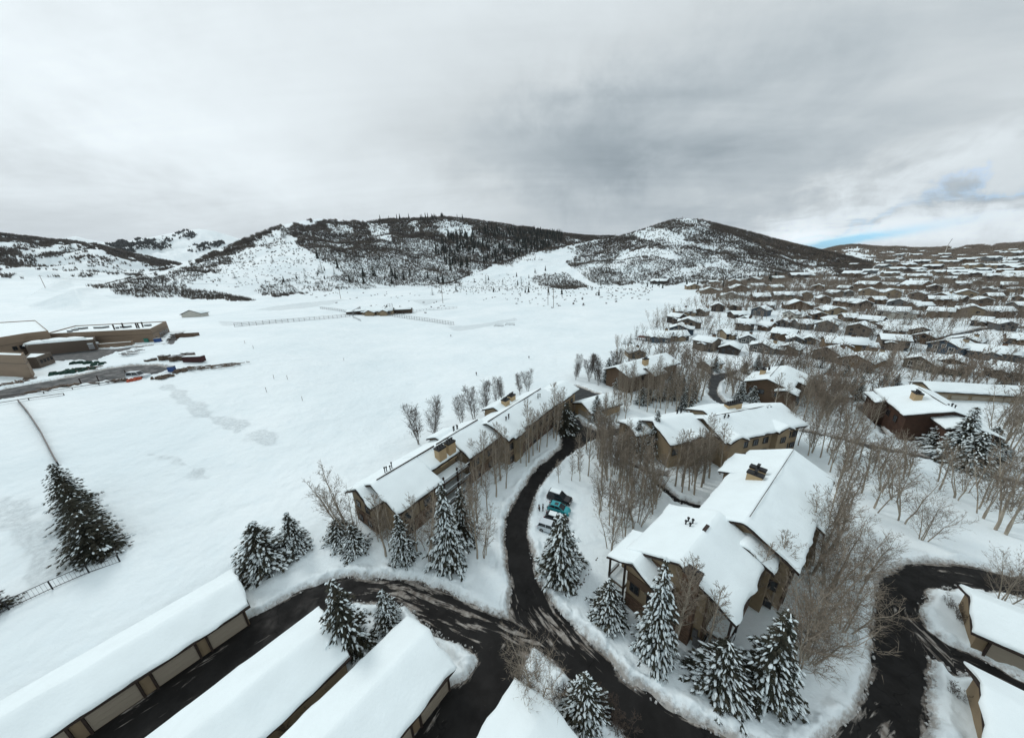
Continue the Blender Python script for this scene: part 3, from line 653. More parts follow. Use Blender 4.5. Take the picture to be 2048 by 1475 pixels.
for x in (2.2, Lc*.72): window(rc, x, -6.66, 5, -math.pi/2, 1.3, 1.3)
for y in (-2.5, 2.5): window(rc, Lc+.25, y, 5, 0, 1.3, 1.4)
rd, Ld, od, ad = condo('dark red condominium with one broad snowy roof behind snow-laden spruces at right', (1830, 774), (1903, 820), 10,
    lambda L: [(-1.5, L+1, 0, 4.4, 7.2, 10, .36, 1.), (L-1, L+6, 1, 4.5, 3.6, 8.6, .36, .8), (-1, 7, -5.6, 1, 3.2, 7.4, .3, .6)], M_red, chim=[(1833, 792)], vent=[(1896, 812)])
for y in (-4.5, -1, 2.5): window(rd, -.58, y, 5.2, math.pi, 1.5, 1.6, M_wframe); window(rd, -.58, y, 2, math.pi, 1.4, 1.4, M_chim)
for x in (3, 8, 12): window(rd, x, -6.28, 4.6, -math.pi/2, 1.4, 1.5)
re_, Le, oe, ae = condo('brown condominium with a cream chimney above the small curved lane', (1536, 757), (1560, 731), 9,
    lambda L: [(-.8, L*.6, 0, 6., 6.3, 9, .38, .9), (L*.5, L+2, -1.6, 6, 7, 8.7, .38, .9), (-2.5, 3, -5, 2.5, 3, 7.0, .35, .6)], M_brown, chim=[(1526, 743)], vent=[(1538, 740)])
for y in (-3, 1, 3.5): window(re_, .08, y, 4.4, math.pi, 1.3, 1.3)
for x in (5, 8): window(re_, x, -5.46, 4.6, -math.pi/2, 1.3, 1.3)
rf_, Lf, of_, af = condo('brown condominium at the field edge among dark spruces with two low cream chimneys', (1243, 731), (1300, 716), 9,
    lambda L: [(-3, L*.52, 0, 6, 6.5, 9, .42, .9), (L*.5, L+12, 1, 6, 6.5, 8.7, .42, .9), (L*.4, L*.4+7, -5.5, 1.5, 4.2, 8.1, .5, .6)], M_brown, chim=[(1291, 722)], cap=False)
for x in (0, 5, 10, 16, 21): window(rf_, x, -5.66, 4.6, -math.pi/2, 1.3, 1.3)
# --- garages
def garage(label, cx0, cy0, ang, L, wl, wr, zr, sl, door_side=-1, x_first=1.0, pitch=6.4, label_group='rows of garages', wall=None, T=.38, dw=4.6, fwd=False):
    g = Bld('garage_row', label, 'garage', Vector((cx0, cy0, 0)), ang, wall or M_tan, T=T); g.vol(0, L, 0, wl, wr, zr, sl, o=.6); r = g.done(); r['group'] = label_group
    ye = -wr+.6 if door_side < 0 else wl-.6; ze = zr-sl*(wr if door_side < 0 else wl)-.1
    x = L-x_first-dw; i = 0
    dm = MB(); dm.box((0, 0, 0), (dw, .12, ze-.25-.1))
    for k in range(1, 4): dm.box((0, door_side*.07, -(ze-.35)/2+k*(ze-.35)/4), (dw-.1, .02, .05))
    me = dm.mesh('garage_door', M_beige); pm = MB(); pm.box((0, 0, 0), (.2, .2, ze+.4)); pme = pm.mesh('post', M_dark)
    if fwd: x = x_first; pitch = -pitch
    while .3 < x < L-dw and i < 14:
        link('garage_door', me, r, (x+dw/2, ye+door_side*.06, (ze-.25)/2+.1))
        for q in (x-.12, x+dw+.12): link('post', pme, r, (q, ye+door_side*.12, (ze-.3)/2))
        x -= pitch; i += 1
    return r
u51 = (math.cos(R_(51)), math.sin(R_(51)))
def along(p, ang, s): return p[0]-math.cos(ang)*s, p[1]-math.sin(ang)*s
# G1: far end at ridge (-43.3+..), eave line through (-37.8,32.1)
a = R_(50.5)
far = G(478, 1160, 4.6); x0, y0 = along(far, a, 44); garage('long garage row at lower left with tan doors facing the wet lane', x0, y0, a, 44, 5., 4.2, 4.7, .36, -1, .9, 4.75, dw=3.5)
far = G(663, 1243, 4.6); x0, y0 = along(far, a, 40); garage('middle garage row at the bottom left, blank tan back wall behind leafless bushes', x0, y0, a, 40, 4.5, 4.6, 4.6, .33, 1, .9, 4.75, dw=3.5)
far = G(856, 1262, 4.6); x0, y0 = along(far, a, 40); garage('garage row left of the dark junction, its doors facing right across the asphalt', x0, y0, a, 40, 4.4, 4.6, 4.6, .33, -1, .9, 4.75, dw=3.5)
far = G(1096, 1403, 4.4); x0, y0 = along(far, a, 22); garage('short garage row at bottom centre behind the bare tree', x0, y0, a, 22, 4.2, 4.4, 4.5, .33, -1, 1, 4.75, dw=3.5)
a2 = math.radians(-42.5)
garage('garage row in the right-hand hairpin island with one beige door in view', 54.7, 27.6, R_(-46), 24, 3.6, 4.1, 4.7, .42, -1, 1.6, 6.6, dw=4.7, fwd=True)
garage('garage row in the bottom right corner, ridge line bare of snow', 44.1, 19.2, R_(-46), 24, 3.6, 4.4, 4.7, .4, -1, 1.6, 6.6, dw=4.7, fwd=True)
# garage by the upper lot
a3 = G(1160, 822, 3.2); b3 = G(1238, 800, 3.2)
g = Bld('garage_row', 'small tan garage with a snowy roof beside the dark parking lot', 'garage', G(1183, 806, 4), R_(28), M_chim, group='rows of garages'); g.vol(-4, 9, 0, 4.5, 4.5, 5, .4, o=.7); r = g.done(); r.location.z = 0
dm = MB(); dm.box((0, 0, 1.2), (.1, 4., 2.2)); part(r, 'garage_door', dm, M_beige, (-3.36, 0, 0))
g = Bld('garage_row', 'long beige garage row at the right edge beyond the dark red condominium', 'garage', G(1960, 778, 3.5), R_(-18), M_tan, group='rows of garages'); g.root.location.z = 0; g.vol(-14, 16, 0, 4.5, 4.5, 4.8, .35, o=.7); r = g.done()
for i in range(6): dm = MB(); dm.box((0, 0, 1.2), (3.8, .1, 2.2)); part(r, 'garage_door', dm, M_beige, (-11.5+i*4.6, -3.88, 0))
g = Bld('shelter', 'little open shelter with a snow cap near the path fork, aspens beside it', 'shelter', G(1672, 788, 2.5), R_(-15), M_wood); g.root.location.z = 0; g.vol(-3, 3, 0, 2.4, 2.4, 3.4, .4, o=.5); g.done()
# ------------------------------------------------------------------ trees
def tri_mesh(name, T, m): # T: (n,3,3)
    T = np.asarray(T, float); return np_mesh(name, T.reshape(-1, 3), np.arange(len(T)*3).reshape(-1, 3), m)
def bare_proto(name, seed, h=10., spread=2.2, limbs=20, up=(.9, 1.6), start=.25, tw=9, stems=1, bark=None, twm=None, tww=.035, lean=.03, cheap=False):
    rn = np.random.RandomState(seed); tr = MB(); T = []
    def seg(p, q, w):
        d = q-p; n = np.cross(d, rn.normal(size=3)); n /= np.linalg.norm(n)+1e-9
        T.append([p-n*w/2, p+n*w/2, q])
    for st in range(stems):
        a0 = rn.uniform(0, 6.28); off = np.array([math.cos(a0), math.sin(a0), 0])*(0 if stems == 1 else rn.uniform(.1, .5))
        le = np.array([math.cos(a0), math.sin(a0), 0])*(lean if stems == 1 else rn.uniform(.1, .28))
        hh = h*(1 if st == 0 else rn.uniform(.72, 1))
        sp = [off+le*hh*t*(1+.3*t)+np.array([0, 0, hh*t])+rn.normal(size=3)*[.07, .07, 0]*(t > 0) for t in (0, .15, .35, .55, .75, .9, 1.)]
        sp[0][2] = -.6
        r0 = .012*h if stems == 1 else .008*h
        tr.tube(sp, [r0*1.15, r0, r0*.82, r0*.62, r0*.4, r0*.22, .01], 6)
        spn = np.array(sp); ts = np.array([0, .15, .35, .55, .75, .9, 1.])
        nl = int(limbs/(stems**.6))
        for k in range(nl):
            t = start+(.97-start)*((k+rn.uniform(0, .8))/nl)
            p = np.array([np.interp(t, ts, spn[:, i]) for i in range(3)])
            az = k*2.4+rn.uniform(-.5, .5); env = math.sin(math.pi*min(1, (t-start)/(1-start)*.72+.3))**.7
            L = spread*env*rn.uniform(.75, 1.15)
            upk = rn.uniform(*up)
            d = np.array([math.cos(az), math.sin(az), upk]); d /= np.linalg.norm(d)
            m1 = p+d*L*.5; d2 = d+np.array([0, 0, .35]); d2 /= np.linalg.norm(d2); e = m1+d2*L*.6
            r = max(.010, r0*.36*(1-t*.6)); tr.tube([p, m1, e], [r, r*.6, r*.2], 3)
            for j in range(tw):
                q = rn.uniform(.22, 1.); b = p+(m1-p)*q*2 if q < .5 else m1+(e-m1)*(q-.5)*2
                dd = d2+rn.normal(size=3)*.55; dd[2] = abs(dd[2])*.8+.15; dd /= np.linalg.norm(dd); l = L*rn.uniform(.25, .55)*(1.15-q*.4)
                c = b+dd*l; seg(b, c, tww*1.2)
                for u in range(3):
                    w = rn.uniform(.3, .95); f = b+(c-b)*w; d3 = dd+rn.normal(size=3)*.6; d3[2] = abs(d3[2]); d3 /= np.linalg.norm(d3)
                    g = f+d3*l*rn.uniform(.3, .6); seg(f, g, tww)
                    if u == 0: seg(f+(g-f)*.5, f+(g-f)*.5+(d3+rn.normal(size=3)*.6)*l*.25, tww)
    if cheap: return np.array(T), np.array(tr.v), tr.f
    root = link(name, None, None, (0, 0, -500))
    link('trunk', tr.mesh('trunk', bark or M_bark), root); link('crown', tri_mesh('crown', T, twm or M_twig), root)
    return root
def spruce_proto(name, seed, h=10., R=2.6, snow=.6, whorls=24, dens=9, stations=5, pw=.85):
    rn = np.random.RandomState(seed); T = []; S = []
    tr = MB(); tr.tube([(0, 0, -.6), (0, 0, h*.4), (0, 0, h*.97)], [.017*h, .012*h, .02], 6)
    for k in range(whorls):
        t = (k+.3)/whorls; z = h*(.05+.93*t)
        r = R*(1-t)**pw*(1 if t > .06 else .85)+.12
        nb = max(4, int(dens*(.45+.75*(1-t))))
        for b in range(nb):
            az = 6.283*(b+rn.uniform(0, .7))/nb+k*.7; rr = r*rn.uniform(.62, 1.25)*(.8+.4*math.sin(az*1.5+seed+z*.9)**2)
            da = np.array([math.cos(az), math.sin(az), 0]); pr = np.array([-da[1], da[0], 0])
            drp = rn.uniform(.25, .5)
            ns = max(2, int(stations*(.35+.8*(1-t))))
            for s_ in range(ns):
                q = (s_+.6)/ns; p = da*rr*q+np.array([0, 0, z+rn.uniform(-.06, .06)*h*.1-rr*q*drp*q+.05*rr])
                sz = .30+.16*rr*(1.15-q)
                for sd in (-1, 0, 1, rn.choice([-.5, .5])):
                    dd = da*rn.uniform(.5, 1.1)+pr*sd*rn.uniform(.5, 1.)+np.array([0, 0, -rn.uniform(.1, .75)]); dd /= np.linalg.norm(dd)
                    L = sz*rn.uniform(.9, 1.5); sidev = np.cross(dd, [0, 0, 1]); sidev /= np.linalg.norm(sidev)+1e-9
                    sidev = sidev*.8+rn.normal(size=3)*.25
                    T.append([p-sidev*L*.26, p+sidev*L*.26, p+dd*L])
                    m = p+dd*L*.4; e2 = dd+sidev*rn.choice([-1, 1])*.8; T.append([m, p+dd*L*.7, m+e2/np.linalg.norm(e2)*L*.45])
                for rep in range(2):
                    if rn.rand() > snow*(.5+.6*q)*(1.25-.75*t): continue
                    c = p+np.array([0, 0, .07])+da*sz*rn.uniform(-.3, .7)+pr*sz*rn.uniform(-.7, .7); a_ = sz*rn.uniform(.35, .95); b_ = sz*rn.uniform(.13, .36); n = 6; ring = []
                    tilt = -drp*1.3*q
                    for i in range(n):
                        th = 6.283*i/n; ra = a_*rn.uniform(.7, 1.15); rb2 = b_*rn.uniform(.7, 1.2)
                        ring.append(c+da*ra*math.cos(th)+pr*rb2*math.sin(th)+np.array([0, 0, ra*math.cos(th)*tilt-.05]))
                    top = c+np.array([0, 0, .10+.12*sz]); mid = [c+(x-c)*.6+np.array([0, 0, .06+.08*sz]) for x in ring]
                    for i in range(n):
                        j = (i+1) % n; S += [[ring[i], ring[j], mid[j]], [ring[i], mid[j], mid[i]], [mid[i], mid[j], top]]
    root = link(name, None, None, (0, 0, -500))
    link('trunk', tr.mesh('trunk', M_bark2), root); cr = link('crown', tri_mesh('crown', T, M_needle), root)
    if S: link('snow', tri_mesh('snow', S, M_snow), root)
    return root
ASP = [bare_proto('bare_aspen', 10+i, 10, 1.9, 30, (1.0, 2.), .26+.04*(i % 3), 10, tww=.036, lean=.05*(i % 3)) for i in range(5)]
ASPS = [bare_proto('bare_aspen', 30+i, 10, 2., 34, (.8, 1.5), .2, 8, stems=3, tww=.032) for i in range(3)]
POP = [bare_proto('bare_poplar', 50+i, 10, 3.1, 46, (1.5, 2.6), .10, 11, stems=2, bark=M_bark2, twm=M_twig2, tww=.04) for i in range(3)]
SPREAD = [bare_proto('bare_tree', 60+i, 10, 3.4, 40, (.7, 1.5), .12, 9, stems=4, tww=.028, twm=M_twig) for i in range(3)]
SHRUB = [bare_proto('leafless_bush', 70+i, 3, 1.0, 26, (.9, 1.8), .05, 7, stems=5, bark=M_twig2, twm=M_twig2, tww=.03) for i in range(2)]
SPH = [spruce_proto('spruce', 80+i, 10, 3.0, .74, 26, 11, 6, .72+.1*i) for i in range(4)]      # laden with snow
SPL = [spruce_proto('spruce', 90+i, 10, 3.1, .14, 28, 11, 6, .65) for i in range(2)]      # nearly bare of snow
SPM = [spruce_proto('spruce', 95+i, 10, 2.6, .42, 25, 10, 6) for i in range(2)]
SPF = [spruce_proto('spruce', 100+i, 10, 2.2, .3, 10, 6, 2) for i in range(2)]     # far away
ALLP = ASP+ASPS+POP+SPREAD+SHRUB+SPH+SPL+SPM+SPF
RN = random.Random(5)
def plant(protos, p, h, label, cat, group=None, w=1., rz=None):
    sc = h/10. if protos is not SHRUB else h/3.
    o = dup(RN.choice(protos), p, RN.uniform(0, 6.28) if rz is None else rz, (sc*w*RN.uniform(.93, 1.07), sc*w*RN.uniform(.93, 1.07), sc), label, group, cat); return o
def tree_px(protos, u, v, vt, label, cat, group=None, R=None, sink=0., w=1.):
    p = GT(u, v, .4)
    if R and v > 800: p = p+Vector((p.x, p.y, 0)).normalized()*R*.62; p.z = float(hz(p.x, p.y))
    h = max(1.5, hgt(p, vt))
    if R: w = R/(h*.27)*1.06
    return plant(protos, p-Vector((0, 0, sink)), h, label, cat, group, w)
LS = 'snow-laden spruces'
for (pr, u, v, vt, R, lab) in [
 (SPL, 203, 1116, 1022, 2.9, 'dark spruce nearest the corner of the chain-link fence at left'), (SPL, 190, 1088, 995, 2.8, 'dark spruce second from the fence corner in the leaning row at left'),
 (SPL, 172, 1055, 965, 2.7, 'dark spruce third from the fence corner in the row at left'), (SPL, 153, 1018, 924, 2.5, 'farthest dark spruce of the row beside the field fence'),
 (SPL, -30, 1240, 1180, 2.2, 'dark spruce branch tips poking in at the left edge above the fence'),
 (SPH, 538, 1150, 1042, 3.9, 'broad snowy spruce just beyond the far end of the long garage row'), (SPH, 597, 1108, 1022, 2.4, 'snowy spruce with a pointed top left of the footpath to the field'),
 (SPH, 684, 1086, 1036, 2.6, 'low snowy spruce at the left corner of the long condominium'), (SPH, 714, 1110, 1048, 2.2, 'small snowy spruce in front of the long condominium near gable'),
 (SPH, 812, 1128, 1025, 2.1, 'narrow snowy spruce before the first windows of the long condominium'), (SPH, 903, 1148, 958, 3., 'tallest snowy spruce in front of the long condominium'),
 (SPM, 930, 1095, 972, 2.5, 'darker spruce directly behind the tallest one at the long condominium'), (SPH, 1121, 1172, 1024, 3.2, 'tall snow-loaded spruce beside the parked cars'),
 (SPH, 1214, 1255, 1155, 2.4, 'bushy snowy spruce left of the big condominium porch'), (SPH, 1303, 1330, 1112, 2.4, 'tall snowy spruce before the stone chimney of the big condominium'),
 (SPH, 1430, 1400, 1284, 3., 'round snow-loaded spruce at the bottom right of the big condominium'), (SPM, 1518, 1412, 1218, 2.9, 'large dark spruce with snowy lower boughs beside the round snowy one'),
 (SPM, 706, 1318, 1155, 2.8, 'spruce wedged between the two lower garage rows'), (SPH, 781, 1262, 1178, 1.6, 'slim white spruce at the roof corner of the junction garage'),
 (SPH, 1165, 1462, 1345, 2.3, 'snowy spruce on the bottom verge right of the short garage'), (SPH, 1192, 845, 788, 2.6, 'snowy spruce in front of the small tan garage'),
 (SPL, 1132, 868, 803, 3., 'dark spruce at the far end of the long condominium front'), (SPH, 1273, 915, 838, 2.8, 'snowy spruce at the left end of the condominium behind the big one'),
 (SPM, 1306, 918, 816, 2.4, 'darker spruce against the left gable of the condominium behind the big one'), (SPM, 1252, 902, 850, 2.2, 'small spruce left of the condominium behind the big one'),
 (SPH, 1525, 905, 870, 2.4, 'half hidden spruce between the two tan condominium roofs'),
 (SPH, 1868, 905, 842, 3.4, 'snowy spruce leftmost in the cluster below the dark red condominium'), (SPH, 1903, 930, 810, 3.6, 'tallest spruce of the cluster below the dark red condominium'),
 (SPH, 1933, 948, 862, 3.4, 'front spruce of the cluster below the dark red condominium'), (SPM, 1963, 925, 850, 3.2, 'spruce at the right side of the cluster below the dark red condominium'),
 (SPM, 1845, 880, 848, 2.6, 'small spruce under the dark red condominium balcony'), (SPH, 1992, 912, 880, 2.4, 'little snowy spruce near the path at the right edge')]:
    tree_px(pr, u, v, vt, lab, 'spruce tree', LS if pr is not SPL else 'dark spruces', R)
i = 0; cn_ = {True: 0, False: 0}
for (u, v, vt) in sorted([(1216,764,713),(1235,776,739),(1226,758,725),(1248,770,742),(1282,812,772),(1296,805,770),(1335,797,762),(1351,802,739),(1340,780,742),(1362,790,745),(1373,818,753),(1385,800,760),(1429,743,711),(1480,800,762),(1503,808,770),(1520,795,765),(1540,808,770),(1555,800,768),(1582,810,783),(1433,684,657),(1272,678,650),(1261,686,665),(1249,688,676),(1313,655,636),
    (1324,705,684),(1356,703,680),(1622,787,749),(1513,739,707),(1528,742,711),(1595,728,697),(1606,735,705),(1633,787,747),(1713,800,749),(1700,795,755),(1685,790,760),(1967,699,676),(1816,715,686),(1825,700,670),(1908,735,707),(1817,649,627),(1805,652,632),(1743,680,653),(1731,663,646),(1705,650,638),(1773,686,665),(1803,690,665),(1994,700,675),(1681,650,629),(1768,770,745),(1790,772,748),
    (1230,748,722),(1318,800,765),(1365,822,782),(1540,905,885),(1640,735,712),(1660,750,725),(1690,752,728),(1735,745,722),(1890,690,672),(1838,655,640),(1855,660,643),(1925,680,662),(1420,668,650),(1376,715,695),(1488,745,722),(1560,742,718),(2010,775,742),(2035,760,730),(1745,630,615),(1690,600,588)]):
    near = v > 735; cn_[near] += 1
    tree_px(SPM if near else SPF, u, v, vt, ('snow-dusted spruce among the bare aspens of the middle distance, %s from left' if near else 'small dark spruce between the houses of the town, %s from left') % ordn(cn_[near]), 'spruce tree', 'spruces among the aspens' if near else 'spruces among the houses', R=RN.uniform(1.8, 2.6) if near else RN.uniform(2, 3.2))
# bare trees read one by one
for (pr, u, v, vt, lab) in [
 (POP, 839, 888, 803, 'bare upright poplar standing leftmost behind the long condominium'), (POP, 868, 880, 795, 'broader bare poplar second from left behind the long condominium'), (POP, 924, 850, 786, 'bare poplar third from left behind the long condominium roof'),
 (POP, 950, 842, 767, 'thin bare poplar fourth from left behind the long condominium roof'), (POP, 968, 834, 760, 'tallest dark poplar behind the long condominium, beside its far chimneys'), (POP, 994, 812, 757, 'bare poplar just left of the far chimneys'),
 (POP, 1006, 802, 760, 'bare poplar just right of the far chimneys'), (POP, 1041, 790, 742, 'narrow poplar second from the far end of the field row'), (POP, 1056, 784, 734, 'narrow poplar at the far end of the field row'),
 (ASPS, 700, 1066, 932, 'many-stemmed bare aspen at the near gable of the long condominium'), (ASPS, 682, 1052, 945, 'bare aspen left of the near gable, half over the field'), (ASPS, 716, 1092, 990, 'low bare aspen among the small snowy spruces at the near gable'),
 (ASP, 771, 1112, 985, 'slim bare aspen before the stone corner of the long condominium'), (ASPS, 856, 1122, 975, 'bare aspen clump between the two snowy spruces at the long condominium'), (ASP, 836, 1108, 985, 'thin leaning aspen beside the clump at the long condominium'),
 (ASP, 954, 1117, 985, 'bare aspen right of the tallest spruce'), (ASPS, 966, 1112, 1000, 'pale aspen clump right of the tallest spruce, twigs over the snow'), (ASP, 945, 1085, 960, 'aspen rising behind the tallest spruce'),
 (ASP, 990, 968, 865, 'bare aspen in front of the balcony recess'), (ASP, 1000, 960, 842, 'tall bare aspen next to the balcony recess'), (ASP, 1013, 940, 850, 'bare aspen before the middle windows of the long condominium'), (ASP, 962, 971, 858, 'bare aspen at the left post of the balconies'),
 (ASP, 949, 958, 876, 'short aspen under the cream chimneys'), (ASP, 925, 990, 905, 'aspen rising above the near roof edge'), (ASP, 1057, 925, 800, 'tall pale aspen near the far bend of the drive'), (ASP, 1078, 905, 806, 'pale aspen one step beyond the tall one at the drive bend'),
 (ASP, 1066, 912, 815, 'slender aspen between the two pale ones at the drive bend'), (ASP, 1115, 870, 780, 'bare aspen at the far end of the long condominium front'), (ASP, 1108, 878, 762, 'taller aspen at the far end of the long condominium front'), (ASP, 1125, 862, 772, 'aspen beside the dark spruce at the lot entrance'),
 (ASP, 1118, 967, 918, 'small lone aspen on the right bank of the drive'), (ASP, 1144, 962, 905, 'lone aspen above the black pickup'), (ASP, 1159, 962, 900, 'thin aspen right of the one above the pickup'), (ASP, 1198, 1028, 945, 'isolated round-crowned aspen right of the parked cars'),
 (ASPS, 1222, 1098, 1000, 'bushy bare aspen beside the footprints near the porch'), (ASPS, 1250, 1076, 990, 'bushy bare aspen left of the big condominium roof'), (ASPS, 1278, 1050, 968, 'bushy aspen above the left eave of the big condominium'), (ASP, 1215, 960, 880, 'aspen on the lawn left of the sidewalk'),
 (SPREAD, 1071, 1396, 1262, 'wide bare tree on the snowy wedge between the two roads'), (ASP, 1346, 1290, 1108, 'pale birch trunk directly in front of the stone chimney'), (ASP, 1352, 1292, 1125, 'second pale birch stem in front of the stone chimney'),
 (ASP, 1507, 1218, 1085, 'pale aspen against the right wall of the big condominium'), (ASP, 1538, 1212, 1068, 'taller pale aspen at the right wall of the big condominium'), (ASP, 1411, 1320, 1170, 'leaning bare aspen before the front balcony'),
 (SPREAD, 1612, 1318, 1150, 'huge fine-twigged bare tree bending toward the hairpin'), (SPREAD, 1592, 1345, 1200, 'fine-twigged bare tree behind the large dark spruce'), (SPREAD, 1640, 1240, 1090, 'big bare tree leaning right of the big condominium'),
 (SPREAD, 1618, 1145, 1000, 'dark bare tree at the right eave of the big condominium'), (ASPS, 1634, 1136, 965, 'tall bare clump right of the big condominium roof'), (SPREAD, 1660, 1180, 1040, 'bare tree beyond the right eave, over the bank'),
 (ASPS, 1743, 1022, 915, 'bare aspen clump left of the white open slope'), (ASPS, 1789, 1004, 900, 'bare aspen clump below the path at right'), (ASPS, 1802, 1044, 915, 'forked bare tree on the open slope'), (SPREAD, 1843, 1080, 985, 'wide low bare tree on the open slope'),
 (ASP, 1955, 1020, 930, 'slim aspen on the upper right slope'), (ASPS, 1967, 1036, 925, 'bare aspen clump on the upper right slope'), (ASP, 1989, 1062, 905, 'aspen second from the right edge on the slope'), (ASPS, 2014, 1068, 900, 'pale leaning aspen at the right edge of the slope'),
 (SPREAD, 2003, 1205, 1098, 'bare tree rising behind the hairpin garage')]:
    tree_px(pr, u, v, vt, lab, 'bare tree', 'leafless trees')
for (u, v, vt, lab) in [(578, 1455, 1432, 'leafless bush at the back wall of the middle garage row'), (612, 1415, 1392, 'brown bush second from the bottom in the garage gap'), (640, 1382, 1360, 'brown bush farther up the gap between the garage rows'), (664, 1356, 1338, 'small bush at the top of the garage gap'),
    (1225, 1440, 1400, 'thin bush on the verge at the bottom centre'), (1190, 1420, 1385, 'thin reddish bush by the road edge'), (1250, 1468, 1425, 'bush at the bottom of the verge'), (1898, 1215, 1192, 'low bush at the gable of the hairpin garage'), (1918, 1240, 1215, 'second low bush at the gable of the hairpin garage'), (1912, 1392, 1370, 'low bush beside the corner garage'), (1110, 1400, 1365, 'thin bush at the short garage roof'),
    (1060, 1385, 1345, 'tiny bush in the road wedge')]:
    tree_px(SHRUB, u, v, vt, lab, 'bush', 'leafless bushes')
# crowded groves, filled in between the ones above
BXY = []   # keep clear of walls
def keep_clear():
    bpy.context.view_layer.update()
    for o in bpy.data.objects:
        if o.name.startswith('wall') and o.parent and o.type == 'MESH':
            M = o.parent.matrix_world; bb = [Vector(c) for c in o.bound_box]
            BXY.append((M.inverted(), bb[0].x-.6, bb[6].x+.6, bb[0].y-.6, bb[6].y+.6))
def blocked(p):
    for (Mi, x0, x1, y0, y1) in BXY:
        q = Mi@Vector((p[0], p[1], 0))
        if x0 < q.x < x1 and y0 < q.y < y1: return True
    return False
# ------------------------------------------------------------------ the town
TC = dict(blue=(.045,.065,.085), taupe=(.115,.095,.075), tan=(.21,.165,.11), brown=(.085,.062,.045), dark=(.042,.034,.03), grey=(.10,.105,.105), green=(.055,.062,.05), white=(.42,.41,.37), gold=(.13,.085,.04), red=(.10,.035,.025))
HM = {k: mat(k+'_siding', tuple(c*1.3 for c in v), .85, .2, .8, stretch=(1, 1, 5)) for k, v in TC.items()}
CN = dict(blue='slate blue', taupe='taupe', tan='tan', brown='brown', dark='very dark brown', grey='grey', green='dull green', white='off-white', gold='golden brown', red='reddish')
HOUSES = [ # u, v (foot of the camera-facing wall), width px, colour, gable facing us?, extras
 (1312,686,46,'blue','e','D'),(1355,672,42,'blue','g','W'),(1361,683,36,'tan','e',''),(1399,703,48,'taupe','e','C'),(1453,711,44,'dark','g',''),(1461,683,24,'tan','e',''),(1497,690,40,'grey','g','W'),(1517,708,58,'grey','g','W'),(1572,712,50,'taupe','g',''),
 (1560,683,44,'brown','e',''),(1590,692,36,'grey','g',''),(1616,690,36,'tan','g',''),(1373,657,38,'taupe','g',''),(1343,648,28,'dark','e',''),(1368,634,36,'tan','e',''),(1396,632,26,'taupe','g',''),(1436,624,28,'dark','g',''),(1464,622,24,'dark','g',''),
 (1516,632,40,'blue','g',''),(1478,640,40,'dark','e','C'),(1483,650,38,'green','g',''),(1484,664,44,'taupe','e',''),(1523,662,34,'brown','e','C'),(1566,656,34,'grey','g',''),(1577,644,32,'white','g','W'),(1606,644,26,'blue','g','W'),(1612,660,40,'grey','e','C'),(1598,620,48,'brown','g',''),
 (1521,605,38,'dark','e','D'),(1461,597,38,'white','g',''),(1417,588,36,'tan','g',''),(1484,583,36,'brown','g','C'),(1388,580,27,'tan','g',''),(1521,579,30,'white','e',''),(1558,583,28,'tan','e',''),(1570,600,40,'green','e',''),(1614,598,32,'tan','g',''),(1315,570,30,'dark','e',''),(1426,567,20,'dark','e',''),
 (1276,718,34,'tan','g',''),(1403,742,40,'tan','g',''),(1600,557,36,'dark','e',''),(1701,556,34,'brown','e',''),(1745,562,30,'tan','g',''),(1560,562,24,'brown','e',''),(1505,565,26,'taupe','g',''),(1465,566,22,'tan','g',''),
 (1674,632,48,'tan','g',''),(1685,616,40,'brown','e',''),(1725,618,34,'dark','g',''),(1781,639,62,'white','e','W'),(1795,616,50,'grey','g',''),(1877,613,56,'brown','e',''),(1850,622,38,'taupe','e',''),(1879,637,60,'tan','e','C'),(1938,636,58,'tan','g',''),(2002,634,60,'brown','e',''),(2044,622,30,'grey','e',''),
 (1661,653,30,'green','g',''),(1732,652,44,'taupe','e','C'),(1781,660,34,'dark','g',''),(1712,672,46,'taupe','g',''),(1645,666,48,'grey','g',''),(1782,678,54,'tan','e',''),(1838,676,42,'taupe','g','W'),(1843,690,50,'brown','g',''),(1918,700,82,'grey','g','W'),(1790,703,68,'taupe','e','C'),(1880,710,76,'blue','g','W'),
 (1692,706,86,'gold','e','C'),(1650,724,60,'taupe','g',''),(1704,738,84,'gold','g','W'),(1752,736,40,'gold','e',''),(1833,742,96,'green','g','W'),(1893,750,76,'dark','g',''),(1975,722,98,'grey','e','C'),(2000,760,110,'taupe','e',''),(2035,690,50,'brown','e',''),
 (1633,581,26,'brown','g',''),(1661,597,32,'taupe','e',''),(1680,584,28,'dark','e',''),(1700,594,26,'grey','g',''),(1722,577,44,'brown','e',''),(1731,592,38,'tan','g',''),(1768,579,40,'tan','e',''),(1782,597,36,'tan','g',''),(1820,581,50,'brown','e',''),(1833,599,30,'taupe','g',''),
 (1865,583,30,'dark','g',''),(1878,599,42,'brown','g',''),(1930,598,38,'tan','g',''),(1928,579,34,'taupe','e',''),(1973,586,28,'grey','g',''),(1991,599,32,'taupe','e',''),(2030,602,30,'brown','g',''),(1833,570,34,'tan','e',''),(1784,567,30,'white','g',''),(1895,568,28,'tan','e',''),(1955,571,28,'brown','g',''),(2010,578,30,'dark','e',''),(2040,585,26,'tan','g',''),
 (1645,608,30,'taupe','g',''),(1760,608,28,'brown','e',''),(1905,608,30,'dark','e',''),(1965,612,34,'taupe','g',''),(1540,620,26,'grey','e',''),(1635,640,30,'brown','g',''),(1960,655,44,'taupe','e',''),(2010,662,50,'grey','g',''),(1700,645,34,'brown','e','')]
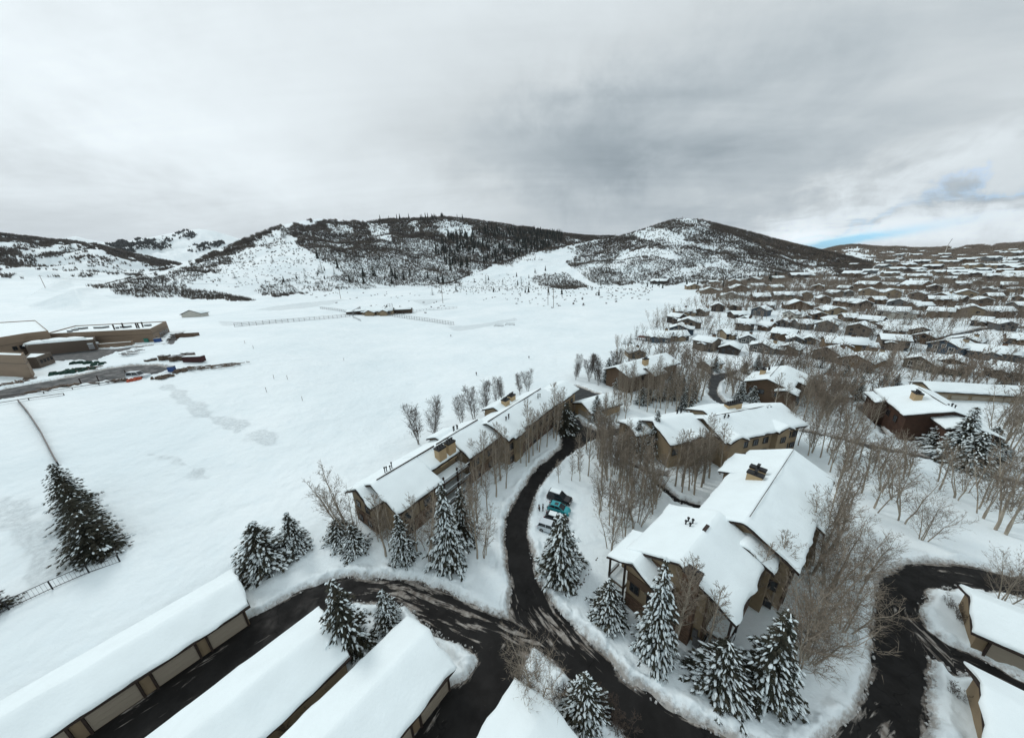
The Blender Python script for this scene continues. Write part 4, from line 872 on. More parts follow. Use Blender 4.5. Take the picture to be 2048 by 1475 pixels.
def scale_px(p, u, v):
    a = np.array(P(np.array(p.x), np.array(p.y), np.array(p.z))); d = Vector((p.x, p.y, 0)).normalized(); q = p+Vector((d.y, -d.x, 0))
    b = np.array(P(np.array(q.x), np.array(q.y), np.array(q.z))); return float(np.hypot(*(b-a)))
hs = sorted([h for h in HOUSES], key=lambda h: -h[1]); rows = [745, 727, 697, 680, 660, 645, 628, 610, 592, 575, 0]
RN2 = random.Random(11)
rown = ['nearest', 'second nearest', 'third', 'fourth', 'fifth', 'sixth', 'seventh', 'eighth', 'ninth', 'farthest but one', 'farthest']
byrow = {}
for h in hs:
    k = next(i for i, r in enumerate(rows) if h[1] >= r); byrow.setdefault(k, []).append(h)
for k, L_ in byrow.items():
    L_.sort(key=lambda h: h[0])
    for i, (u, v, wp, colr, face, ex) in enumerate(L_):
        p = GT(u+RN2.uniform(-4, 4), v+RN2.uniform(-2, 2)*(v < 690)); far = p.length > 330; w = min(27., wp*RN2.uniform(.9, 1.25)/scale_px(p, u, v)); az = math.atan2(p.x, p.y)
        view = -az+RN2.uniform(-.6, .6)   # turn so local -y looks toward the camera
        dpt = min(max(9., w*RN2.uniform(.6, .85)), 14.); hgt_ = RN2.choice([3.6, 4.4, 5.0, 5.4])*(1.0 if w > 9 else .8)
        what = {'e': 'long-roofed', 'g': 'gabled'}[face]
        feat = {'C': ' with a chimney', 'W': ' with white-trimmed windows', 'D': ' with a raised deck', '': ''}[ex]
        lab = '%s %s house%s, %s from left in %s town row' % (CN[colr], what, feat, ordn(i+1), rown[k])
        Hh = Bld('house', lab, 'house', Vector((p.x, p.y, p.z)), view, HM[colr], group='houses of the snowy town', near=False, base=-2.5, T=.45)
        D = dpt; cy = D/2+.3
        if face == 'e':
            sl = RN2.uniform(.34, .46); zr = hgt_+sl*(D/2)
            Hh.vol(-w/2, w/2, cy, D/2+.5, D/2+.5, zr, sl, o=.6)
            gx = RN2.uniform(-.25, .25)*w; gw = w*RN2.uniform(.16, .22)
            Hh.vol(-D*.62, 0., 0, gw, gw, hgt_*RN2.uniform(.72, .9)+gw*sl, sl, o=.5, a=math.pi/2, org=(gx, D*.42+.3))
            fronts = [(-w*.33, 0), (w*.36, 0)]; fy = -.02
            if w > 12 and RN2.random() < .6: Hh.vol(w*.25, w*.72, cy-.5, D*.36, D*.36, hgt_*.78+D*.3*sl, sl, o=.5)
        else:
            sl = RN2.uniform(.40, .52); zr = hgt_-.6+sl*(w/2)*.8
            ww = w*.40 if w > 12 else w*.5
            Hh.vol(-D*1.05, .6, 0, ww, ww, hgt_+sl*ww*.9, sl, o=.6, a=-math.pi/2, org=(0, 0.3))
            if w > 12: Hh.vol(-w*.5, w*.62, cy+1., D*.34, D*.34, hgt_*.85+D*.3*sl, sl, o=.6)
            fronts = [(-ww*.45, 0), (ww*.45, 0)]; fy = .26
        r = Hh.done()
        fm = M_wframe if (ex == 'W' or colr in ('blue', 'green')) else M_frame
        ws = 1.5 if ex == 'W' else 1.2
        for (x, _) in fronts:
            window(r, x, fy+(.3 if face == 'e' else .0)-.05+(.85 if face == 'e' else 0)*0, hgt_*.72, -math.pi/2, ws, ws, fm, far=True)
            window(r, x, fy+(.3 if face == 'e' else 0.)-.05, hgt_*.28, -math.pi/2, ws, 1.1, fm, far=True)
        if face == 'g' and not far: window(r, 0, fy-.05, hgt_*.98, -math.pi/2, 1.2, 1., fm, far=True)
        if ex == 'C' or RN2.random() < .2: chimney(r, w*.2, cy+D*.2, hgt_*.7, zr+1.2, 1.3, 1.1, m=RN2.choice([M_brown, M_tan, M_stone]), pots=1)
        if ex == 'D':
            b = MB(); b.box((-w*.5-1.5, 1.5, 2.6), (4.5, 4, .25)); 
            dk = part(r, 'deck', b, HM['red']); q = MB()
            for (x, y) in ((-w*.5-3.6, -.3), (-w*.5, -.3), (-w*.5-3.6, 3.3)): q.box((x, y, 1.), (.25, .25, 3.4))
            for x in np.linspace(-w*.5-3.7, -w*.5+.6, 12): q.box((x, -.45, 3.2), (.08, .08, 1.))
            q.box((-w*.5-1.5, -.45, 3.7), (4.6, .12, .12)); link('railing', q.mesh('railing', HM['red']), dk)
# ski-country hillside of far houses
n = 0; tries = 0; FH = []
RN3 = random.Random(3)
protoh = []
for k, colr in enumerate(['brown', 'tan', 'dark', 'taupe', 'grey']):
    Hh = Bld('house', 'x', 'house', Vector((0, 0, -500)), 0, HM[colr], near=False, base=-5, T=.6)
    Hh.vol(-10, 10, 0, 6.5, 6.5, 8.2, .36, o=.8); Hh.vol(-8, 0, 0, 4, 4, 7, .4, o=.6, a=math.pi/2, org=(RN3.uniform(-5, 5), -1)); protoh.append(Hh.done()); ALLP.append(protoh[-1])
for k_, (u, v) in enumerate(sorted([(1715,536),(1760,540),(1790,524),(1810,533),(1835,517),(1850,527),(1868,538),(1880,512),(1895,520),(1905,545),(1912,530),(1930,514),(1940,539),(1952,523),(1960,552),(1968,512),(1980,533),(1990,520),(2000,545),(2008,511),(2018,527),(2030,552),(2036,516),(2043,536),(1870,551),(1920,558),(1985,560),(2025,566),(1845,545),(1825,549),(1775,550),(1880,528),(1862,508),(1846,506),(1925,503),(1990,503),(2025,500),(1800,510),(1775,530),(1940,548),(2046,506),(1900,505),(1832,560),(1970,542),(2012,538),(1955,534),(2034,543),(1930,524),(1730,548),(2050,560),(1865,519),(1795,541),(1750,515),(1910,551),(2047,526)])):
    p = GT(u+RN3.uniform(-9, 9), v+RN3.uniform(-4, 4)); q = RN3.randrange(5)
    dup(protoh[q], p, -math.atan2(p.x, p.y)+RN3.uniform(-.9, .9), RN3.uniform(.6, 1.0), 'tiny snow-roofed house on the far right-hand hillside, %s from left' % ordn(k_+1), 'houses on the far hillside', 'house')
keep_clear()
# groves
def inroad(p): return float(road_sd(np.array([p[0]]), np.array([p[1]]))[0]) < 1.2
CNT = {}
def grove(poly, n, protos, hr, label, cat, group, mind=1.6, seed=0, R=None, roof_ok=False):
    us_ = []
    rn = random.Random(seed); us = [q[0] for q in poly]; vs = [q[1] for q in poly]; pts = []; t = 0
    while len(pts) < n and t < n*14:
        t += 1; u = rn.uniform(min(us), max(us)); v = rn.uniform(min(vs), max(vs))
        if not pip(np.array([u]), np.array([v]), poly)[0]: continue
        p = GT(u, v, .4)
        if any((p-q).length < mind for q in pts) or blocked(p) or inroad(p): continue
        pts.append(p); us_.append((u, rn.choice(protos), p, rn.uniform(*hr), rn.uniform(.85, 1.2)))
    for i, (u, pr, p, h, w) in enumerate(sorted(us_, key=lambda q: q[0])): plant(pr, p, h, '%s, %s from left' % (label.replace(', like its neighbours', ''), ordn(i+1)), cat, group, w=w)
g = 'aspen groves'

grove([(1195,870),(1240,900),(1300,950),(1330,1010),(1290,1010),(1215,960),(1190,920)], 40, [ASP, ASP, ASPS], (9, 13), 'bare aspen in the grove left of the big condominium, like its neighbours', 'bare tree', g, seed=1)
grove([(1320,890),(1470,905),(1495,915),(1440,950),(1400,1000),(1345,985),(1300,930)], 75, [ASP], (10, 15), 'bare aspen in the dense grove between the two tan condominiums', 'bare tree', g, 1.3, seed=2)
grove([(1330,880),(1560,880),(1600,890),(1560,905),(1500,900),(1330,892)], 34, [ASP], (10, 14), 'bare aspen close along the front of the rear tan condominium', 'bare tree', g, 1.3, seed=3)
grove([(1620,880),(1720,905),(1830,945),(1800,985),(1720,1000),(1690,1060),(1665,1120),(1645,1080),(1665,960),(1600,905)], 36, [ASP, ASP, ASPS], (8, 13), 'bare tree in the thicket right of the big condominium', 'bare tree', g, 1.6, seed=4)
grove([(1650,1130),(1700,1060),(1740,1080),(1725,1180),(1690,1300),(1640,1330),(1600,1330),(1640,1220)], 6, [SPREAD, ASPS], (8, 11), 'fine-twigged bare tree on the bank before the hairpin', 'bare tree', g, 3., seed=5)
grove([(1240,770),(1400,775),(1410,800),(1380,830),(1300,830),(1235,800)], 60, [ASP], (9, 14), 'bare aspen in the grove around the field-edge condominium', 'bare tree', g, 1.7, seed=6)
grove([(1455,760),(1560,800),(1640,790),(1700,800),(1640,850),(1600,840),(1500,805),(1450,790)], 36, [ASP, ASPS], (9, 13), 'bare aspen in the hollow below the cream-chimney block', 'bare tree', g, 2., seed=7)
grove([(1850,960),(1960,965),(2080,990),(2090,1060),(2000,1030),(1900,1000)], 14, [ASP, ASPS], (8, 12), 'bare aspen on the slope at the right edge', 'bare tree', g, 2.2, seed=8)
grove([(1980,830),(2060,850),(2070,960),(2000,930),(1975,880)], 20, [ASP, ASPS], (9, 13), 'bare aspen behind the spruce cluster at the right edge', 'bare tree', g, 2., seed=9)
grove([(1640,790),(1760,800),(1750,880),(1640,870)], 18, [ASP, ASPS], (7, 10), 'bare aspen on the lawn left of the dark red condominium', 'bare tree', g, 2.2, seed=10)
grove([(940,1000),(960,965),(1130,868),(1150,880),(1020,960),(980,1040),(950,1090)], 12, [ASP], (9, 13), 'bare aspen on the strip between long condominium and drive', 'bare tree', g, 1.5, seed=21)
grove([(1150,890),(1200,880),(1250,930),(1290,1000),(1230,1010),(1190,970),(1140,930)], 18, [ASP], (9, 13), 'slim aspen on the open island lawn above the parked cars', 'bare tree', g, 2.2, seed=23)
grove([(1205,1000),(1290,1010),(1330,1020),(1270,1060),(1225,1100),(1200,1060)], 12, [ASP, ASPS], (7, 10), 'bare aspen left of the near roof of the big condominium', 'bare tree', g, 1.8, seed=24)
grove([(750,1080),(870,1040),(900,1080),(800,1130)], 7, [ASP, ASPS], (8, 11), 'bare aspen close before the near windows of the long condominium', 'bare tree', g, 1.8, seed=22)
grove([(1130,755),(1235,745),(1240,770),(1205,775),(1150,765)], 9, [POP], (7, 12), 'bare poplar at the head of the parking lot', 'bare tree', g, 3., seed=11)
grove([(1200,800),(1255,790),(1250,850),(1205,850)], 12, [ASP], (8, 11), 'bare aspen around the small tan garage', 'bare tree', g, 2., seed=12)
grove([(1230,690),(1300,700),(1420,715),(1600,735),(1900,760),(2060,790),(2060,830),(1800,790),(1640,770),(1450,745),(1230,745)], 24, [ASP, ASPS], (7, 11), 'bare tree between condominiums and first houses', 'bare tree', 'bare trees at the near edge of the town', 3., seed=13)

# ------------------------------------------------------------------ school at the left
SZ = GT(310, 687).z
def block(name, label, cat, top, Z, m=None, base=-8, snow=True, group=None, root=None, band=True):
    """top: outline of the parapet as pixels at height Z, last corner completed as parallelogram when 3 are given"""
    P_ = [G(u, v, Z) for (u, v) in top]
    if len(P_) == 3: P_.append(P_[0]+(P_[2]-P_[1]))
    c = sum(P_, Vector())/len(P_); r = root or thing(name, label, cat, Vector((c.x, c.y, SZ)), 0, group); L_ = [p-r.location for p in P_]
    area = sum(L_[i].x*L_[(i+1) % len(L_)].y-L_[(i+1) % len(L_)].x*L_[i].y for i in range(len(L_)))
    if area < 0: L_.reverse()
    n = len(L_); zt = Z-SZ; b = MB(); v = [(p.x, p.y, base) for p in L_]+[(p.x, p.y, zt) for p in L_]
    cc = sum(L_, Vector())/n; ins = [p+(cc-p).normalized()*.6 for p in L_]
    v += [(p.x, p.y, zt) for p in ins]+[(p.x, p.y, zt-.7) for p in ins]
    f = [(i, (i+1) % n, n+(i+1) % n, n+i) for i in range(n)]+[(n+i, n+(i+1) % n, 2*n+(i+1) % n, 2*n+i) for i in range(n)]+[(2*n+i, 2*n+(i+1) % n, 3*n+(i+1) % n, 3*n+i) for i in range(n)]
    b.add(v, f); link('wall', b.mesh('wall', m or M_school), r)
    if band:
        k = MB()
        for zz in (zt*.62, zt*.3):
            vv = []
            for z in (zz, zz+.22): vv += [(p.x*1.0+(p-cc).normalized().x*.09, p.y+(p-cc).normalized().y*.09, z) for p in L_]
            k.add(vv, [(i, (i+1) % n, n+(i+1) % n, n+i) for i in range(n)])
            break
        link('wall_band', k.mesh('wall_band', M_school2), r)
    s = MB(); s.add([(p.x, p.y, zt-.45) for p in ins], [tuple(range(n))]); link('roof_snow', s.mesh('roof_snow', M_snow), r)
    return r, L_
hM = hgt(Vector((*GT(310, 685).xy, SZ)), 657)
Zm = SZ+hM
sch, LM = block('school_building', 'long flat-roofed tan school wing with a high banded wall facing the field', 'school', [(87, 667.6), (301, 657), (332, 642)], Zm)
def wall_windows(r, pa, pb, Z, ts, w, h, name='window', m=None):
    """windows along the edge seen between two parapet pixels"""
    a = G(*pa, Zm if Z is None else Z[0])-r.location; b_ = G(*pb, Zm if Z is None else Z[0])-r.location
    d = (b_-a); d.z = 0; ang = math.atan2(d.y, d.x)-math.pi/2
    for t in ts: p = a+d*t; window(r, p.x+.05*math.cos(ang), p.y+.05*math.sin(ang), Z[1]-r.location.z, ang, w, h, far=True)
wall_windows(sch, (301, 657), (332, 642), (Zm, SZ+hM*.28), [.38, .5, .62, .74, .86], 2.2, 3.2)
wall_windows(sch, (301, 657), (332, 642), (Zm, SZ+1.2), [.12], 2.5, 2.6)
b = MB(); b.box((0, 0, 0), (.3, 2.4, 2.8)); q = G(284, 658, Zm)-sch.location; part(sch, 'door', b, mat('teal_door', (.03, .16, .12)), (q.x, q.y-.15, 1.2), R_(84))
for i, (u, v, s) in enumerate([(150, 660, 2.6), (163, 657, 5), (203, 655, 6), (252, 654, 4.5), (296, 651, 3), (140, 663, 2.), (235, 656, 1.4)]):
    p = G(u, v, Zm-.2)-sch.location; b = MB(); b.box((0, 0, .5), (s, s*.5, 1.2)); b.box((0, 0, 1.2), (s*1.04, s*.54, .25), mi=1); o = link('rooftop_unit', b.mesh('rooftop_unit', [M_metal, M_snow]), sch, (p.x, p.y, -.3+Zm-SZ-.3), R_(-8))
for (u, v) in [(229, 658), (247, 655), (274, 655), (278, 655), (286, 653)]:
    p = G(u, v, Zm-.2)-sch.location; b = MB(); b.tube([(0, 0, 0), (0, 0, 3.)], .3, 6); part(sch, 'flue', b, M_dark, (p.x, p.y, Zm-SZ-.6))
Zl = Zm+2
Z2 = SZ+hgt(Vector((*GT(50, 707).xy, SZ)), 666)
s2_, _ = block('school_building', 'taller left block of the school with a row of dark windows', 'school', [(-60, 684), (51, 666), (96, 661), (70, 640), (-100, 650)], Z2)
wall_windows(s2_, (-60, 684), (51, 666), (Z2, SZ+(Z2-SZ)*.42), [.66, .80, .84, .88, .92], 1.7, 1.6); wall_windows(s2_, (-60, 684), (51, 666), (Z2, SZ+(Z2-SZ)*.12), [.55, .60, .65], 1.7, 1.4)
Zw = SZ+hgt(Vector((*GT(190, 699).xy, SZ)), 678)
s3_, _ = block('school_building', 'low brown service wing before the school with snow heaps on its roof', 'school', [(49, 690), (188, 678), (190, 672), (60, 676)], Zw, M_school2, band=False)
for (u, v, s) in [(73, 686, 8), (93, 684, 5), (113, 681, 10), (145, 679, 9)]:
    p = G(u, v, Zw)-s3_.location; b = MB(); b.tube([(0, 0, -.6), (0, 0, .6), (0, 0, 1.3)], [s*.5, s*.42, s*.15], 9); part(s3_, 'snow_heap', b, M_snow, (p.x, p.y, Zw-SZ))
s4_, _ = block('school_wall', 'low tan screen wall running right of the service wing', 'wall', [(181, 689), (264, 683), (267, 680), (184, 686)], SZ+hgt(Vector((*GT(264, 693).xy, SZ)), 683), band=False)
Zf = SZ+hM*.55
Z5 = SZ+hgt(Vector((*GT(65, 757).xy, SZ)), 710)
s5_, _ = block('school_building', 'tan banded block cut by the left edge of the picture', 'school', [(-80, 707), (43, 710), (47, 704), (-70, 700)], Z5, band=True)
Z6 = SZ+hgt(Vector((*GT(74, 738).xy, SZ)), 714)
s6_, _ = block('school_building', 'small tan block with four square windows and a snowy roof', 'school', [(46, 716), (71, 714), (101, 704), (60, 704)], Z6, M_school2, band=False)
wall_windows(s6_, (71, 714), (101, 704), (Z6, SZ+(Z6-SZ)*.55), [.2, .42, .64, .86], 1.1, 1.2)
# site clutter
def at(u, v): return GT(u, v, .35)+Vector((0, 0, .35))
def simple(name, label, cat, u, v, bs, rz=0., group=None):
    """bs: list of (centre, dims, material); the first is the body, the rest are its parts"""
    p = at(u, v); r = thing(name, label, cat, p, rz, group)
    for i, (nm, c, d, m) in enumerate(bs): b = MB(); b.box((0, 0, 0), d); link(nm, b.mesh(nm, m), r, c)
    return r
k_ = GT(279, 750).length/40.
M_green = mat('green_netting', (.02, .06, .045), .9, .4, 1); M_tarp = mat('pale_tarp', (.33, .34, .35), .8, .2, 1)
simple('storage_container', 'dark maroon storage container at the field edge', 'container', 390, 723, [('body', (0, 0, 1.2), (7.5, 2.2, 2.2), M_maroon), ('snow', (0, 0, 2.4), (7.3, 2., .2), M_snow)], R_(-2))
simple('storage_container', 'white snow-topped container against the service wing', 'container', 178, 698, [('body', (0, 0, 1.6), (9, 3, 2.6), M_tarp), ('snow', (0, 0, 3.05), (9, 3, .35), M_snow)], R_(-5))
simple('portable_toilet', 'bright blue portable cabin in front of the stacked pallets', 'portable toilet', 345, 742, [('body', (0, 0, .9), (1.8, 1.5, 1.8), M_bluep), ('roof', (0, 0, 1.88), (1.9, 1.6, .16), M_tarp)], R_(20))
simple('portable_toilet', 'blue cabin at the right corner of the school', 'portable toilet', 317, 684, [('body', (0, 0, 1.), (2.2, 2, 2.), M_bluep), ('roof', (0, 0, 2.1), (2.3, 2.1, .16), M_tarp)], R_(20))
simple('dumpster', 'snow-filled blue skip beside the service wing', 'skip', 97, 699, [('body', (0, 0, .7), (6.5, 2.4, 1.2), M_bluep), ('snow', (0, 0, 1.6), (6.4, 2.3, .6), M_snow)], R_(-5))
simple('trash_enclosure', 'small roofless brown enclosure right of the school', 'enclosure', 370, 675, [('wall', (0, 0, .8), (9, .3, 2.2), M_brown), ('wall', (0, 4, .8), (9, .3, 2.2), M_brown), ('wall', (-4.36, 2, .8), (.3, 3.7, 2.2), M_brown), ('wall', (4.36, 2, .8), (.3, 3.7, 2.2), M_brown)], R_(6))
rp = random.Random(8)
for i, (u, v, lab) in enumerate([(327, 720, 'left pallet stack of the row by the maroon container'), (335, 719, 'second pallet stack by the maroon container'), (348, 722, 'pallet stack third from left'), (357, 718, 'pallet stack fourth from left'), (366, 720, 'pallet stack fifth from left, snow on top'), (372, 714, 'pallet stack behind the maroon container'), (384, 715, 'rightmost pallet stack behind the container'), (296, 723, 'small crate left of the pallet row'), (308, 721, 'small crate nearest the pallet row')]):
    b = MB(); w = 2.2 if i < 7 else 1.7
    hh = 1.9 if i < 7 else .9
    p = at(u, v); r = thing('pallet_stack', lab, 'pallets', p, rp.uniform(-.3, .3), 'building materials by the field')
    for k in range(5): b.box((0, 0, hh*(k+.5)/5), (w, w*.8, hh/5*.7), mi=0)
    b.box((0, 0, hh/2), (w*.8, w*.6, hh*.98)); link('load', b.mesh('load', M_debris), r)
    b = MB(); b.box((0, 0, hh+.1), (w*.95, w*.75, .22)); link('snow', b.mesh('snow', M_snow if i % 2 else M_tarp), r)
def heap(name, label, cat, pts, h, w, m, seed, n=40, sticks=False, group=None):
    rn = random.Random(seed); b = MB(); P0 = at(*pts[0])
    r = thing(name, label, cat, P0, 0, group)
    for i in range(n):
        t = rn.random()*(len(pts)-1); k = int(t); a = at(*pts[k]); q = at(*pts[min(k+1, len(pts)-1)]); p = a+(q-a)*(t-k)-P0+Vector((rn.uniform(-w, w), rn.uniform(-w, w), 0))
        s = rn.uniform(.4, 1.)*h
        if sticks: b.box((p.x, p.y, p.z+s*.5), (rn.uniform(1, 5), .25, .2), rn.uniform(-.6, .6))
        else: b.box((p.x, p.y, p.z+s*.3), (s*rn.uniform(.8, 2), s*rn.uniform(.6, 1.4), s), rn.uniform(0, 3), taper=.5)
    link('heap', b.mesh(name, m), r); r.children[0]['kind'] = 'stuff'; return r
heap('scaffold_heap', 'dark green netting and scaffold heap beside the lower lot', 'building materials', [(122, 748), (150, 744), (185, 738)], 1.6, 2.5, M_green, 1, 40)
heap('scaffold_heap', 'rusty pipe heap on top of the green netting', 'building materials', [(145, 742), (185, 738)], 1.6, 2., M_debris, 2, 30, True)
heap('scaffold_heap', 'green netting strip along the upper lot', 'building materials', [(150, 727), (175, 725), (205, 730)], 1.2, 1.2, M_green, 3, 46)
heap('rubble_heap', 'brown rubble heap near the white pickup', 'rubble', [(316, 755), (335, 753)], 1.1, 1.4, M_debris, 4, 26)
heap('rubble_heap', 'rubble beside the blue cabin', 'rubble', [(352, 744), (366, 742)], 1.1, 1.4, M_debris, 5, 16)
heap('rubble_heap', 'tangled metal frames below the maroon container', 'rubble', [(372, 740), (388, 738)], 2., 1.5, M_debris, 6, 22, True)
heap('rubble_heap', 'dark debris scattered across the field right of the container', 'rubble', [(408, 735), (440, 733), (480, 727)], .7, 2.5, M_debris, 7, 40, True)
heap('rubble_heap', 'loose debris along the lower lot edge', 'rubble', [(60, 785), (130, 773), (210, 765), (250, 760)], .9, 1.2, M_debris, 8, 70, True)
heap('rubble_heap', 'debris at the foot of the left block', 'rubble', [(0, 772), (40, 765), (70, 755)], .9, 1.5, M_debris, 9, 40, True)
heap('tarp_pile', 'bright orange tarp lying beside the pickup', 'tarp', [(262, 762), (270, 759), (280, 758)], .9, .9, M_orange, 10, 26)
heap('rubble_heap', 'scraps beside the loading court right of the school', 'rubble', [(330, 683), (352, 668)], .8, 2.5, M_dark, 11, 30, True)
heap('play_structure', 'snowy climbing frame on the bank above the lots', 'climbing frame', [(252, 712), (268, 706), (282, 703)], 2.6, 1.8, M_metal, 12, 24, True)
# low double fence line / track edge
def fence_line(label, pts, h, step, post=.07, rail=.05, rails=2, mesh=True, m=None, group=None, cat='fence', name='fence', tops=0):
    P0 = at(*pts[0]); P0.z -= .35; r = thing(name, label, cat, P0, 0, group); m = m or M_metal
    W_ = [GT(u, v)-P0 for u, v in pts]; k = 0
    pm = MB(); pm.box((0, 0, h/2-.4), (post*2, post*2, h+.8)); pme = pm.mesh('post', m)
    for a, q in zip(W_[:-1], W_[1:]):
        d = q-a; L = d.length; n = max(1, int(L/step)); rz = math.atan2(d.y, d.x)
        for i in range(n+(q is W_[-1])):
            p = a+d*(i/n); p.z = float(hz(P0.x+p.x, P0.y+p.y))-P0.z+.35
            if k < 95: link('post', pme, r, p, rz)
            k += 1
    rb = MB(); ms = MB()
    for a, q in zip(W_[:-1], W_[1:]):
        d = q-a; n = max(1, int(d.length/step))
        for i in range(n):
            x, y = a+d*(i/n), a+d*((i+1)/n)
            x = Vector((x.x, x.y, float(hz(P0.x+x.x, P0.y+x.y))-P0.z+.35)); y = Vector((y.x, y.y, float(hz(P0.x+y.x, P0.y+y.y))-P0.z+.35))
            for j in range(rails):
                z = Vector((0, 0, h*(1-j*.85/max(1, rails-1) if rails > 1 else 1))); rb.tube([x+z, y+z], rail, 4)
            if mesh:
                nn = int((y-x).length/.35)
                for t in range(1, nn): c = x+(y-x)*(t/nn); ms.tube([c, c+Vector((0, 0, h))], .012*max(1, step/4), 3)
    link('rail', rb.mesh('rail', m), r)
    if mesh: link('wire_mesh', ms.mesh('wire_mesh', m), r)
    return r
fence_line('dark chain-link fence with spaced posts behind the long garage row', [(243, 1128), (181, 1149), (108, 1181), (21, 1222), (-60, 1262)], 1.6, 5.2, .07, .05, 2, True, M_black)
fence_line('short dark fence leg running back beside the spruces', [(243, 1128), (234, 1098)], 1.6, 1.8, .07, .05, 2, True, M_black)
fence_line('dark snow-crusted fence line crossing the field above the spruces', [(120, 935), (112, 922), (85, 870), (60, 832), (40, 808)], 1.1, 2.2, .1, .16, 3, False, M_black)
fence_line('low double rail track edge under the lower lot', [(-40, 812), (0, 800), (90, 790), (200, 773), (258, 763)], .8, 5, .08, .12, 2, False, M_dark)
fence_line('second rail of the track edge, farther left', [(-40, 822), (0, 813), (60, 803), (130, 793)], .8, 5, .08, .12, 2, False, M_dark)
fence_line('spiky row of stakes along the lower lot', [(165, 772), (200, 767), (255, 755)], 2.4, 5, .12, .05, 1, False, M_dark)
# ball fields
bf = 'ball field fences'
fence_line('long outfield fence running left from the diamonds', [(470, 655), (540, 648), (620, 641), (707, 633)], 2.6, 4.2, .09, .1, 3, True, M_metal, bf)
fence_line('short far-left outfield fence behind the left dugout', [(641, 618), (675, 622), (712, 628)], 2.4, 3.6, .09, .09, 3, True, M_metal, bf)
fence_line('outfield fence running right and toward the camera from the diamonds', [(776, 632), (800, 636), (850, 643), (908, 652)], 3.2, 3.4, .09, .1, 3, True, M_metal, bf)
fence_line('far-right outfield fence behind the right dugout', [(820, 626), (860, 621), (914, 617)], 2.2, 3.8, .09, .08, 2, True, M_metal, bf)
fence_line('tall bare backstop of the right diamond', [(772, 630), (776, 622), (786, 620)], 7, 3., .12, .09, 4, True, M_metal, bf, 'backstop', 'backstop')
fence_line('low backstop netting of the left diamond', [(706, 632), (714, 628), (722, 622)], 5, 3., .12, .09, 4, True, M_metal, bf, 'backstop', 'backstop')
fence_line('little handrail in front of the left diamond', [(706, 636), (722, 643)], 1.6, 2.2, .1, .1, 2, False, M_metal, bf, 'railing', 'railing')
def pavilion(label, u, v, w, d, h, rz, sl=.3):
    p = GT(u, v); B_ = Bld('dugout', label, 'dugout', p, rz, M_debris, near=False, base=-1, T=.35, group='ball field buildings')
    B_.vol(-w/2, w/2, 0, d*.7, d*.5, h, sl, o=.5, walls=False, rects=[(-w/2+.6, w/2-.6, .2, d*.6)]); r = B_.done()
    boxes(r, 'post', [((x, -d*.42, h/2-.5), (.3, .3, h-.4)) for x in np.linspace(-w/2+.6, w/2-.6, 5)], M_dark); return r
pavilion('left dugout with a slanting snowy roof at the diamonds', 717, 629, 22, 9, 5, R_(30)); pavilion('right dugout with a flat raised roof at the diamonds', 797, 627, 28, 8, 5.5, R_(4))
p = GT(756, 630); B_ = Bld('field_house', 'brown-edged field house with several snowy roofs between the two dugouts', 'field house', p, R_(8), M_tan, near=False, base=-1, T=.5)
B_.vol(-15, 15, 4, 7, 7, 6.2, .35, o=.8); B_.vol(-8, 4, 0, 5, 5, 6., .5, o=.8, a=math.pi/2, org=(-6, -1)); B_.vol(-8, 4, 0, 4, 4, 5.6, .5, o=.8, a=math.pi/2, org=(7, -1)); r = B_.done()
for x in (-11, -2, 11.5): window(r, x, -2.2, 2, -math.pi/2, 2.6, 1.6, far=True)
p = GT(392, 634); B_ = Bld('shed', 'small cream shed with a brown roof alone in the field', 'shed', p, R_(10), HM['white'] if 'HM' in globals() else M_chim, near=False, base=-1, T=.25)
B_.vol(-5, 5, 0, 8, 8, 6.6, .42, o=.7, a=math.pi/2); B_.done()
for u, v, lab in [(997, 655, 'left one of two small bleachers on the snowfield'), (1019, 652, 'right one of two small bleachers on the snowfield')]:
    p = GT(u, v); r = thing('bleacher', lab, 'bleacher', p, R_(-18), 'bleachers')
    boxes(r, 'bench', [((0, k*.9, .7+k*.45), (7.5, .4, .12)) for k in range(3)], M_metal); boxes(r, 'leg', [((x, .9, .5), (.15, 2.2, 1.1)) for x in (-3.6, 0, 3.6)], M_dark)
    boxes(r, 'railing', [((0, 2.2, 2.2), (7.5, .1, .1))], M_dark)
for i, (u, v) in enumerate([(953, 751), (1058, 718), (902, 674), (490, 687), (533, 783), (575, 758), (605, 801), (688, 722), (548, 757), (507, 697)]):
    if i < 3:
        p = at(u, v); r = thing('field_marker', ['dark marker post nearest the long condominium', 'marker post on the field left of the aspens at the field edge', 'marker post below the ball field fence'][i], 'marker', p, 0, 'field markers'); b = MB(); b.tube([(0, 0, -.4), (0, 0, 1.5)], .14, 6); link('post', b.mesh('post', M_dark), r); b = MB(); b.box((0, 0, 1.3), (.5, .12, .7)); link('panel', b.mesh('panel', M_dark), r)
    else:
        p = at(u, v); b = MB(); b.tube([(0, 0, -.5), (.06, 0, 1.6)], .07, 5); o = link('stake', b.mesh('stake', M_wood), None, p); tag(o, ['', '', '', 'thin stake in the upper left of the snowfield', 'stake left of the faint ring in the snow', 'stake at the top of the faint ring in the snow', 'lowest stake on the open snowfield', 'stake on the right side of the faint ring', 'stake between ring and debris', 'stake nearest the scattered debris'][i], 'stake', 'stakes in the snowfield')
